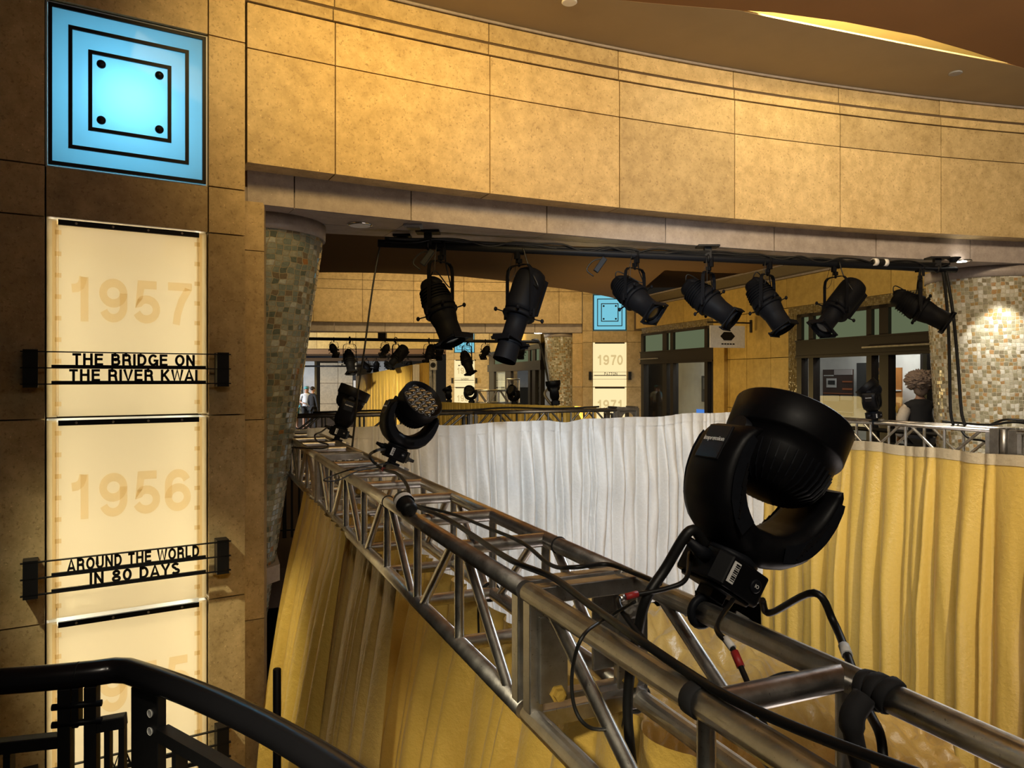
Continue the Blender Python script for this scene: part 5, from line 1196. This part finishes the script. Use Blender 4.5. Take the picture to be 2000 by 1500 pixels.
# ------------------------------------------------------------------ cables
def cable(label, pts, r, group='black cables on the trusses and pipe', name='cable', k=7, bands=()):
    pts = smooth_path(pts, k); c = pts[len(pts) // 2]; t = thing(name, label, 'cable', c, group=group)
    MB().tube(pts, r, 8).build('cord', M_['rubber'], t, world=True)
    for (f, mt, ln) in bands:
        i = int(f * (len(pts) - 2)); a, b_ = pts[i], pts[i + 1]; d = (b_ - a).normalized()
        MB().cyl(a - d * ln / 2, a + d * ln / 2, r * 1.35, n=10).build('band', M_[mt], t, world=True)
    return t
TZ = ZTR + .034
def oz(px, py, z=TZ): return on_z(px, py, z)
cable('thick black cable lying along the top of the near truss', [oz(800, 985), oz(870, 1012), oz(930, 1050), oz(1000, 1095, TZ + .01), oz(1080, 1128), oz(1150, 1180), oz(1235, 1240, TZ + .02), oz(1330, 1305), oz(1420, 1360), oz(1560, 1424), oz(1760, 1500), oz(1960, 1570)], .0085)
cable('thinner black cable weaving across the truss rungs', [oz(800, 985), oz(880, 1003), oz(950, 1030), oz(1020, 1060, TZ), oz(1075, 1103, TZ - .02), oz(1120, 1108), oz(1185, 1102), oz(1240, 1120), oz(1290, 1140)], .006)
cable('black cable running from the second stage lamp to its plug', [on_tube(752, 1.03) + Vector((0, 0, .11)), oz(735, 880, TZ + .12), oz(722, 892, TZ + .06), oz(745, 915), oz(775, 925, TZ + .03), oz(795, 948, TZ + .02), oz(800, 975)], .008, bands=((.55, 'red', .03),))
q = oz(798, 990, TZ + .02); t = thing('plug_connector', 'round black plug connector with white ring lying on the truss', 'connector', q)
MB().lathe(oz(783, 972, TZ + .04), (oz(805, 1003, TZ) - oz(783, 972, TZ + .04)), [(0, .02), (.01, .034), (.05, .036), (.055, .03), (.10, .032), (.11, .02)], 18).build('body', M_['rubber'], t, world=True)
MB().lathe(oz(783, 972, TZ + .04), (oz(805, 1003, TZ) - oz(783, 972, TZ + .04)), [(.03, .0375), (.055, .0375)], 18, cap=False).build('white_ring', M_['paper'], t, world=True)
cable('thin black loop hanging off the truss below the second lamp', [oz(760, 905), oz(705, 912, TZ + .03), oz(660, 925, TZ), oz(632, 938, TZ - .02), oz(660, 938, TZ - .03), oz(700, 920), oz(745, 912)], .0035)
cable('black cable looping from the farthest lamp on the left truss', [H3 + Vector((-.06, 0, .13)), oz(628, 843, TZ + .1), oz(615, 850, TZ + .1), oz(620, 862, TZ + .03), oz(640, 868), oz(630, 876), oz(570, 874)], .006)
hb_ = H1; FM = frameM(H1, D2, UPT)
hl_ = lambda x, y, z: FM @ Vector((x, y, z))
cable('curved black power cable dropping from the big lamp to the truss tube', [hl_(.15, .01, .10), hl_(.19, .01, .085), at(1590, 1158, 1.62), at(1628, 1215, 1.60), at(1655, 1280, 1.5), at(1678, 1345, 1.40), at(1700, 1395, 1.33), at(1720, 1440, 1.28), at(1728, 1520, 1.24)], .0085, bands=((.50, 'paper', .03), (.60, 'red', .04)))
cable('thick black cable arching from the big lamp down behind the front truss tube', [hl_(-.10, -.03, .125), hl_(-.16, -.04, .13), at(1300, 1110, 1.62), at(1262, 1170, 1.6), at(1245, 1240, 1.62), at(1232, 1300, 1.64), at(1226, 1400, 1.64), at(1240, 1540, 1.62)], .012)
cable('grey banded cable from the lamp base down to the inner tube', [hl_(-.08, .03, .10), at(1340, 1130, 1.62), at(1300, 1150, 1.6), at(1225, 1165, 1.58), at(1208, 1178, 1.55), at(1235, 1222, 1.5), at(1290, 1280, 1.42), at(1390, 1350, 1.25)], .0055, bands=((.42, 'red', .03), (.48, 'alu', .02)))
cable('black cable with white and red bands hanging in front of the curved rung', [hl_(.0, -.07, .05), at(1400, 1225, 1.42), at(1428, 1262, 1.36), at(1450, 1310, 1.32), at(1478, 1375, 1.26), at(1500, 1430, 1.2), at(1560, 1530, 1.12)], .0055, bands=((.34, 'paper', .025), (.44, 'red', .03)))
cable('black cable arc over the tube and into the taped bundle', [at(1468, 1400, 1.36), at(1478, 1350, 1.40), at(1530, 1320, 1.44), at(1590, 1325, 1.42), at(1640, 1345, 1.40), at(1690, 1370, 1.37)], .0075)
cable('thin black wire loop around the front truss tube', [oz(1240, 1175, TZ + .05), oz(1190, 1205), at(1140, 1240, 1.40), at(1118, 1310, 1.42), at(1122, 1380, 1.42), at(1150, 1420, 1.42), at(1200, 1425, 1.5)], .0038)
for i, (a, px, lb) in enumerate(((1.06, 1712, 'wide black tape wrap holding cables on the inner tube'), (.76, 1362, 'black tape wrap around the front truss tube'), (1.06, 1092, 'thin black tie around the inner tube beyond the bolted joint'), (.76, 758, 'thin black tie around the outer tube before the plug'))):
    q = on_tube(px, a); t = thing('tape_wrap', lb, 'tape', q, group='black tape on the truss tubes'); w2 = (.05, .03, .004, .004)[i]
    b = MB().lathe(q - D2 * w2 / 2, D2, [(0, .0265), (.001, .0285), (w2 - .001, .0285), (w2, .0265)], 20)
    if i == 0:
        for k in range(3): b.lathe(q + D2 * (-.035 + .02 * k) , (D2 + Vector((0, 0, .3 - .25 * k))), [(0, .029), (.004, .032), (.018, .032), (.02, .029)], 18)
        b.tube(smooth_path([q + Vector((-.03, -.02, .0)), q + Vector((-.055, -.03, -.03)), q + Vector((-.05, -.03, -.075)), q + Vector((-.035, -.02, -.12))], 5), [.02] * 8 + [.016] * 8, 8)
    b.build('wrap', M_['cloth_black'], t, world=True)
# cables on the hanging pipe
rr = random.Random(8)
for c in range(3):
    pts = []
    for i in range(27):
        f = .01 + .975 * i / 26; p = PA.lerp(PB, f); pts.append(p + Vector((0, -.012 * c, .032 + .012 * c + .030 * max(0, noise.noise((f * 16, c * 5, 1))) - (.05 if (rr.random() < .22 and c) else 0))))
    cable(['black cable bundle lying along the near pipe, top strand', 'black cable along the near pipe, sagging between spotlights', 'black cable wound loosely along the near pipe'][c], pts, .015 - .003 * c, k=5, bands=((.3, 'paper', .03),) if c == 1 else ())
for px, dz, lb in ((845, .30, 'black inline dimmer box hanging by the first spotlight'), (1180, .12, 'black inline connector box tilted under the pipe before the third spotlight')):
    q = on_pipe(px) + Vector((0, -.04, -.05)); t = thing('connector_box', lb, 'connector', q)
    M = Matrix.Rotation(R_(35), 4, 'Y'); m = MB().box((0, 0, -.07), (.05, .045, .15)); m.xf(M); m.build('body', M_['plastic2'], t, bevel=.006)
    MB().tube(smooth_path([(.0, 0, 0), (-.10, 0, -.02), (-.16, 0, -.10), (-.10, 0, -.16)], 6), .007, 6).build('lead', M_['rubber'], t)
q = on_pipe(1716) + Vector((0, -.03, .035)); t = thing('plug_connector', 'white banded plug connector lying on the pipe near its right end', 'connector', q); dd = (PB - PA).normalized()
MB().lathe(q - dd * .10, dd, [(0, .02), (.03, .036), (.17, .036), (.19, .02)], 16).build('body', M_['rubber'], t, world=True)
for a in (-.085, .035): MB().lathe(q + dd * a, dd, [(0, .0375), (.045, .0375)], 16).build('white_band', M_['paper'], t, world=True)
cable('thin black rope from the left pipe end down to the truss', [PA + dd * .02, at(728, 560, 6.1), at(712, 680, 6.0), at(700, 760, 5.95), on_tube(688, 1.06) + Vector((0, 0, .03))], .0075, k=5)
for i, (x0, x1, lb) in enumerate(((1842, 1862, 'thick black cable hanging from the right pipe end to the truss'), (1848, 1885, 'second black cable hanging from the right pipe end, swinging right'))):
    e_ = on_tube(x1, 7.38) + Vector((0, 0, .03)); s_ = on_pipe(x0)
    cable(lb, [s_ + Vector((-.05, 0, .03)), s_ + Vector((0, 0, -.04)), s_.lerp(e_, .3) + Vector((.015, 0, 0)), s_.lerp(e_, .62) + Vector((.0, 0, 0)), s_.lerp(e_, .9) + Vector((-.02 + .0 * i, 0, 0)), e_], .016, k=5)
cable('black cable tangle on top of the right truss by the column', [on_tube(1840, 7.4) + Vector((0, 0, .06)), on_tube(1870, 7.5) + Vector((0, 0, .05)), on_tube(1930, 7.45) + Vector((0, 0, .05)), on_tube(1985, 7.5) + Vector((0, 0, .09)), on_tube(2060, 7.45) + Vector((0, 0, .05))], .012)
cable('black cable strands piled on the hinge block at the right edge', [on_tube(1935, 7.55) + Vector((0, 0, .05)), on_tube(1965, 7.5) + Vector((0, 0, .11)), on_tube(2010, 7.6) + Vector((0, 0, .10)), on_tube(2080, 7.5) + Vector((0, 0, .06))], .012)
cable('black cables drooping inside the right truss before the column', [on_tube(1870, 7.5) + Vector((0, 0, .03)), on_tube(1890, 7.5) + Vector((0, 0, -.10)), on_tube(1925, 7.5) + Vector((0, 0, -.13)), on_tube(1935, 7.5) + Vector((0, 0, -.26))], .012, bands=((.85, 'red', .05),))
cable('black far cable looping from the distant pipe end down to the stage lamps', [FB + Vector((-.2, 0, .05)), FB + Vector((.0, 0, .02)), FB + Vector((.15, 0, -.5)), FB + Vector((.25, -.5, -1.2)), at(1064, 770, 16), at(1082, 797, 14)], .03, k=5)
cable('black cable mess lying on the dark far truss', [S0 + pv * .3 + Vector((0, 0, .05)), S0 + pv * 1.2 + Vector((0, 0, .06)), S0 + pv * 2.4 + Vector((0, .05, .04)), S0 + pv * 3.1 + Vector((0, 0, .07)), S0 + pv * 3.9 + Vector((0, .1, .04)), S0 + pv * 4.7 + Vector((0, 0, .06))], .014, k=6)
# ------------------------------------------------------------------ people
def skin_mesh(name, nodes, edges, mat, parent, sub=1):
    me = bpy.data.meshes.new(name); me.from_pydata([n[0] for n in nodes], edges, []); o = bpy.data.objects.new(name, me); COL.objects.link(o)
    sk = o.modifiers.new('skin', 'SKIN'); sk.use_smooth_shade = True
    for v, n in zip(me.skin_vertices[0].data, nodes):
        r = n[1]; v.radius = (r, r) if not hasattr(r, '__len__') else r
    me.skin_vertices[0].data[0].use_root = True
    if sub: s = o.modifiers.new('sub', 'SUBSURF'); s.levels = s.render_levels = sub
    dg = bpy.context.evaluated_depsgraph_get(); m2 = bpy.data.meshes.new_from_object(o.evaluated_get(dg)); bpy.data.objects.remove(o)
    m2.name = name; o = bpy.data.objects.new(name, m2); COL.objects.link(o); m2.materials.clear(); m2.materials.append(mat); o.parent = parent
    for p in m2.polygons: p.use_smooth = True
    return o
def person(label, loc, rz, arms, clothes, hair, step=.06, sc=1.0, group=None):
    t = thing('person', label, 'person', loc, rz, group); t.scale = (sc,) * 3
    N = {}; L = []; E = []
    def nd(k, p, r): N[k] = len(L); L.append((p, r))
    def ed(*ks):
        for a, b_ in zip(ks, ks[1:]): E.append((N[a], N[b_]))
    nd('pel', (0, 0, .95), (.15, .105)); nd('bel', (0, 0, 1.10), (.135, .095)); nd('che', (0, 0, 1.30), (.165, .11)); nd('col', (0, .01, 1.43), (.10, .07)); nd('nec', (0, .005, 1.51), .05)
    nd('jaw', (0, -.012, 1.575), (.058, .065)); nd('hea', (0, 0, 1.65), (.074, .092)); nd('cro', (0, .008, 1.725), (.055, .065)); ed('pel', 'bel', 'che', 'col', 'nec', 'jaw', 'hea', 'cro')
    for s, nm in ((-1, 'r'), (1, 'l')):
        sh, el, wr = arms[nm]
        nd('sh' + nm, (s * .185, 0, 1.41), .055); nd('el' + nm, el, .042); nd('wr' + nm, wr, .028); ed('col', 'sh' + nm, 'el' + nm, 'wr' + nm)
        d = (Vector(wr) - Vector(el)).normalized(); pm_ = Vector(wr) + d * .055; nd('pa' + nm, tuple(pm_), (.040, .018)); ed('wr' + nm, 'pa' + nm)
        sd = Vector((0, -1, .15)); sd = (sd - d * sd.dot(d)).normalized(); cu = d.cross(sd)
        for i in range(4):
            b0 = pm_ + sd * (.027 - .018 * i) + d * .03; ln = (.068, .076, .070, .055)[i]
            nd('f%d' % i + nm, tuple(b0), .0095); nd('g%d' % i + nm, tuple(b0 + d * ln * .55 + cu * s * -.008), .0085); nd('h%d' % i + nm, tuple(b0 + d * ln * .95 + cu * s * -.028), .007); ed('pa' + nm, 'f%d' % i + nm, 'g%d' % i + nm, 'h%d' % i + nm)
        b0 = pm_ + sd * .035 - d * .02; nd('t0' + nm, tuple(b0), .010); nd('t1' + nm, tuple(b0 + sd * .03 + d * .035), .008); ed('pa' + nm, 't0' + nm, 't1' + nm)
        nd('hi' + nm, (s * .09, 0, .90), .088); nd('kn' + nm, (s * .10, -.02 + s * step * .5, .50), .055); nd('an' + nm, (s * .105, .01 + s * step, .085), .038); nd('to' + nm, (s * .115, -.13 + s * step, .035), .036)
        ed('pel', 'hi' + nm, 'kn' + nm, 'an' + nm, 'to' + nm)
    bo = skin_mesh('body', L, E, clothes.get('skin', M_['skin']), t)
    tm, am_ = clothes['top'], clothes.get('sleeve_mat', clothes['top']); bo.data.materials.append(tm); bo.data.materials.append(am_); bo.data.materials.append(clothes['legs'])
    for f in bo.data.polygons:
        c = f.center; k = 0
        if c.z < 1.49 and abs(c.x) < .19 and c.z > .96 and abs(c.y) < .15: k = 1
        elif c.z < 1.49:
            for nm in 'rl':
                wr, el = Vector(L[N['wr' + nm]][0]), Vector(L[N['el' + nm]][0])
                if c.z > .8 and abs(c.x) > .15 and (c - wr).length > .10 and (c - wr).dot(el - wr) > 0: k = 2 if (clothes.get('sleeve', 1) >= .6 or c.z > el.z + .06) else 0
            if c.z < .96 and abs(c.x) < .2 and c.z > (.55 if clothes.get('shorts') else .12) and k == 0 and min((c - Vector(L[N['wr' + n_]][0])).length for n_ in 'rl') > .13: k = 3
        f.material_index = k
    # top
    P = lambda k: L[N[k]][0]
    q = [(P('pel'), (.17, .13)), (P('bel'), (.158, .122)), (P('che'), (.19, .135)), ((0, .01, 1.43), (.115, .09)), ((0, .005, 1.475), (.066, .066))]; e = [(0, 1), (1, 2), (2, 3), (3, 4)]
    body = list(q)
    arm_in = []
    for s, nm in ((-1, 'r'), (1, 'l')):
        b0 = len(body); sl = clothes.get('sleeve', 1.0); sh, el, wr = Vector(P('sh' + nm)), Vector(P('el' + nm)), Vector(P('wr' + nm)); k = clothes.get('fat', 1.0)
        if clothes.get('sleeve_mat'): 
            body += [(tuple(sh + Vector((-s * .025, 0, .01))), .078 * k)]; e.append((3, b0)); skin_mesh('sleeve', [(tuple(sh + Vector((-s * .02, 0, 0))), .078 * k), (tuple(sh.lerp(el, .5)), .07 * k), (tuple(el), .062 * k), (tuple(el.lerp(wr, .9)), .046 * k)], [(0, 1), (1, 2), (2, 3)], clothes['sleeve_mat'], t); continue
        body += [(tuple(sh), .073 * k)]; e.append((3, b0))
        if sl < .6: body += [(tuple(sh.lerp(el, .75)), .062)]; e.append((b0, b0 + 1))
        else: body += [(tuple(el), .058 * k), (tuple(el.lerp(wr, .93)), .044 * k)]; e += [(b0, b0 + 1), (b0 + 1, b0 + 2)]
    skin_mesh('jacket' if sl >= .6 else 'shirt', body, e, clothes['top'], t)
    # trousers
    lw = []; e = []
    lw.append(((0, 0, .97), (.16, .12)))
    for s, nm in ((-1, 'r'), (1, 'l')):
        b0 = len(lw); kn, an = Vector(P('kn' + nm)), Vector(P('an' + nm)); lw.append((P('hi' + nm), .105)); e.append((0, b0))
        if clothes.get('shorts'): lw.append((tuple(Vector(P('hi' + nm)).lerp(kn, .85)), .092)); e.append((b0, b0 + 1))
        else: lw += [(tuple(kn), .075), (tuple(an + Vector((0, 0, .02))), .062)]; e += [(b0, b0 + 1), (b0 + 1, b0 + 2)]
        an = Vector(P('an' + nm)); to = Vector(P('to' + nm)); skin_mesh('shoe', [(tuple(an + Vector((0, .04, -.04))), .042), (tuple(an.lerp(to, .5) + Vector((0, 0, -.02))), .044), (tuple(to), .038)], [(0, 1), (1, 2)], clothes.get('shoe', M_['black']), t)
    skin_mesh('shorts' if clothes.get('shorts') else 'trousers', lw, e, clothes['legs'], t)
    # face
    f = MB().ball((0, -.098, 1.635), (.013, .022, .02), 8, 6); f.build('nose', clothes.get('skin', M_['skin']), t)
    for s in (-1, 1):
        MB().ball((s * .03, -.083, 1.66), .011, 8, 6).build('eye', M_['hair_dark'], t); MB().ball((s * .078, .0, 1.645), (.012, .022, .032), 8, 6).build('ear', clothes.get('skin', M_['skin']), t)
    MB().box((0, -.082, 1.597), (.042, .008, .008)).build('mouth', M_['red'], t)
    kind, hm = hair
    if kind == 'puff': h = MB().ball((0, .035, 1.745), (.185, .175, .135), 90, 64, bump=lambda v: .12 * noise.noise(v * 3.5) + .20 * noise.noise(v * 9) + .16 * noise.noise(v * 22)); h.ball((0, .055, 1.66), (.10, .085, .13), 16, 10, bump=lambda v: .1 * noise.noise(v * 5))
    elif kind == 'cap': h = MB().ball((0, .005, 1.70), (.088, .103, .07), 16, 10); h.box((0, -.12, 1.695), (.12, .11, .012))
    else: h = MB().ball((0, .018, 1.69), (.085, .098, .085), 16, 10, bump=lambda v: .06 * noise.noise(v * 6))
    h.build('hair' if kind != 'cap' else 'cap', hm, t)
    return t
rest = {'r': (0, (-.25, .02, 1.14), (-.27, -.06, .90)), 'l': (0, (.25, .02, 1.14), (.27, -.06, .90))}
fold = {'r': (0, (-.26, .04, 1.15), (-.10, -.22, 1.08)), 'l': (0, (.26, .04, 1.15), (.10, -.24, 1.02))}
Yp = 9.75; pp = at(1797, 740, Yp)
o = person('person with fluffy grey hair, black jacket and cream sleeves, seen from behind', (pp.x, pp.y, 0), R_(168), {'r': (0, (-.25, .03, 1.14), (-.22, -.12, .92)), 'l': (0, (.25, .03, 1.14), (.22, -.14, .95))}, {'top': M_['cloth_black'], 'legs': M_['cloth_black'], 'sleeve_mat': M_['cream'], 'fat': 1.15}, ('puff', M_['hair']), sc=.985)
MB().ball((.285, .0, 1.36), (.012, .045, .06), 12, 8).build('sleeve_patch', M_['mustard'], o)
Zf = -.36
g = None
for px, Y, rz, top, legs, shorts, sl, hr, lb, arms in ((598, 30, 25, M_['cloth_white'], M_['cloth_black'], True, .3, ('cap', M_['cloth_teal']), 'person in a white shirt and black shorts at the far left', fold), (576, 30.6, 35, M_['cloth_teal'], M_['cloth_teal'], True, .3, ('cap', M_['cloth_teal']), 'person in a teal shirt half hidden behind the white-shirted one', rest),
                                           (611, 29.4, 140, M_['cloth_black'], M_['cloth_black'], False, 1, ('short', M_['hair_dark']), 'person in a black suit seen from behind at the far left', {'r': (0, (-.30, .02, 1.14), (-.34, .0, .92)), 'l': (0, (.27, .02, 1.14), (.30, -.12, .95))}), (600, 31.5, 60, M_['cloth_black'], M_['cloth_black'], False, 1, ('cap', M_['grey']), 'person in dark clothes and a grey cap behind the black suit', rest)):
    p = at(px, 740, Y); person(lb, (p.x, p.y, Zf), R_(rz), arms, {'top': top, 'legs': legs, 'shorts': shorts, 'sleeve': sl}, hr, sc=1.0)
struct('floor.003', MB().prism([(-16, 26), (-8.2, 26), (-8.2, 44), (-16, 44)], Zf - .1, Zf), M_['carpet'])
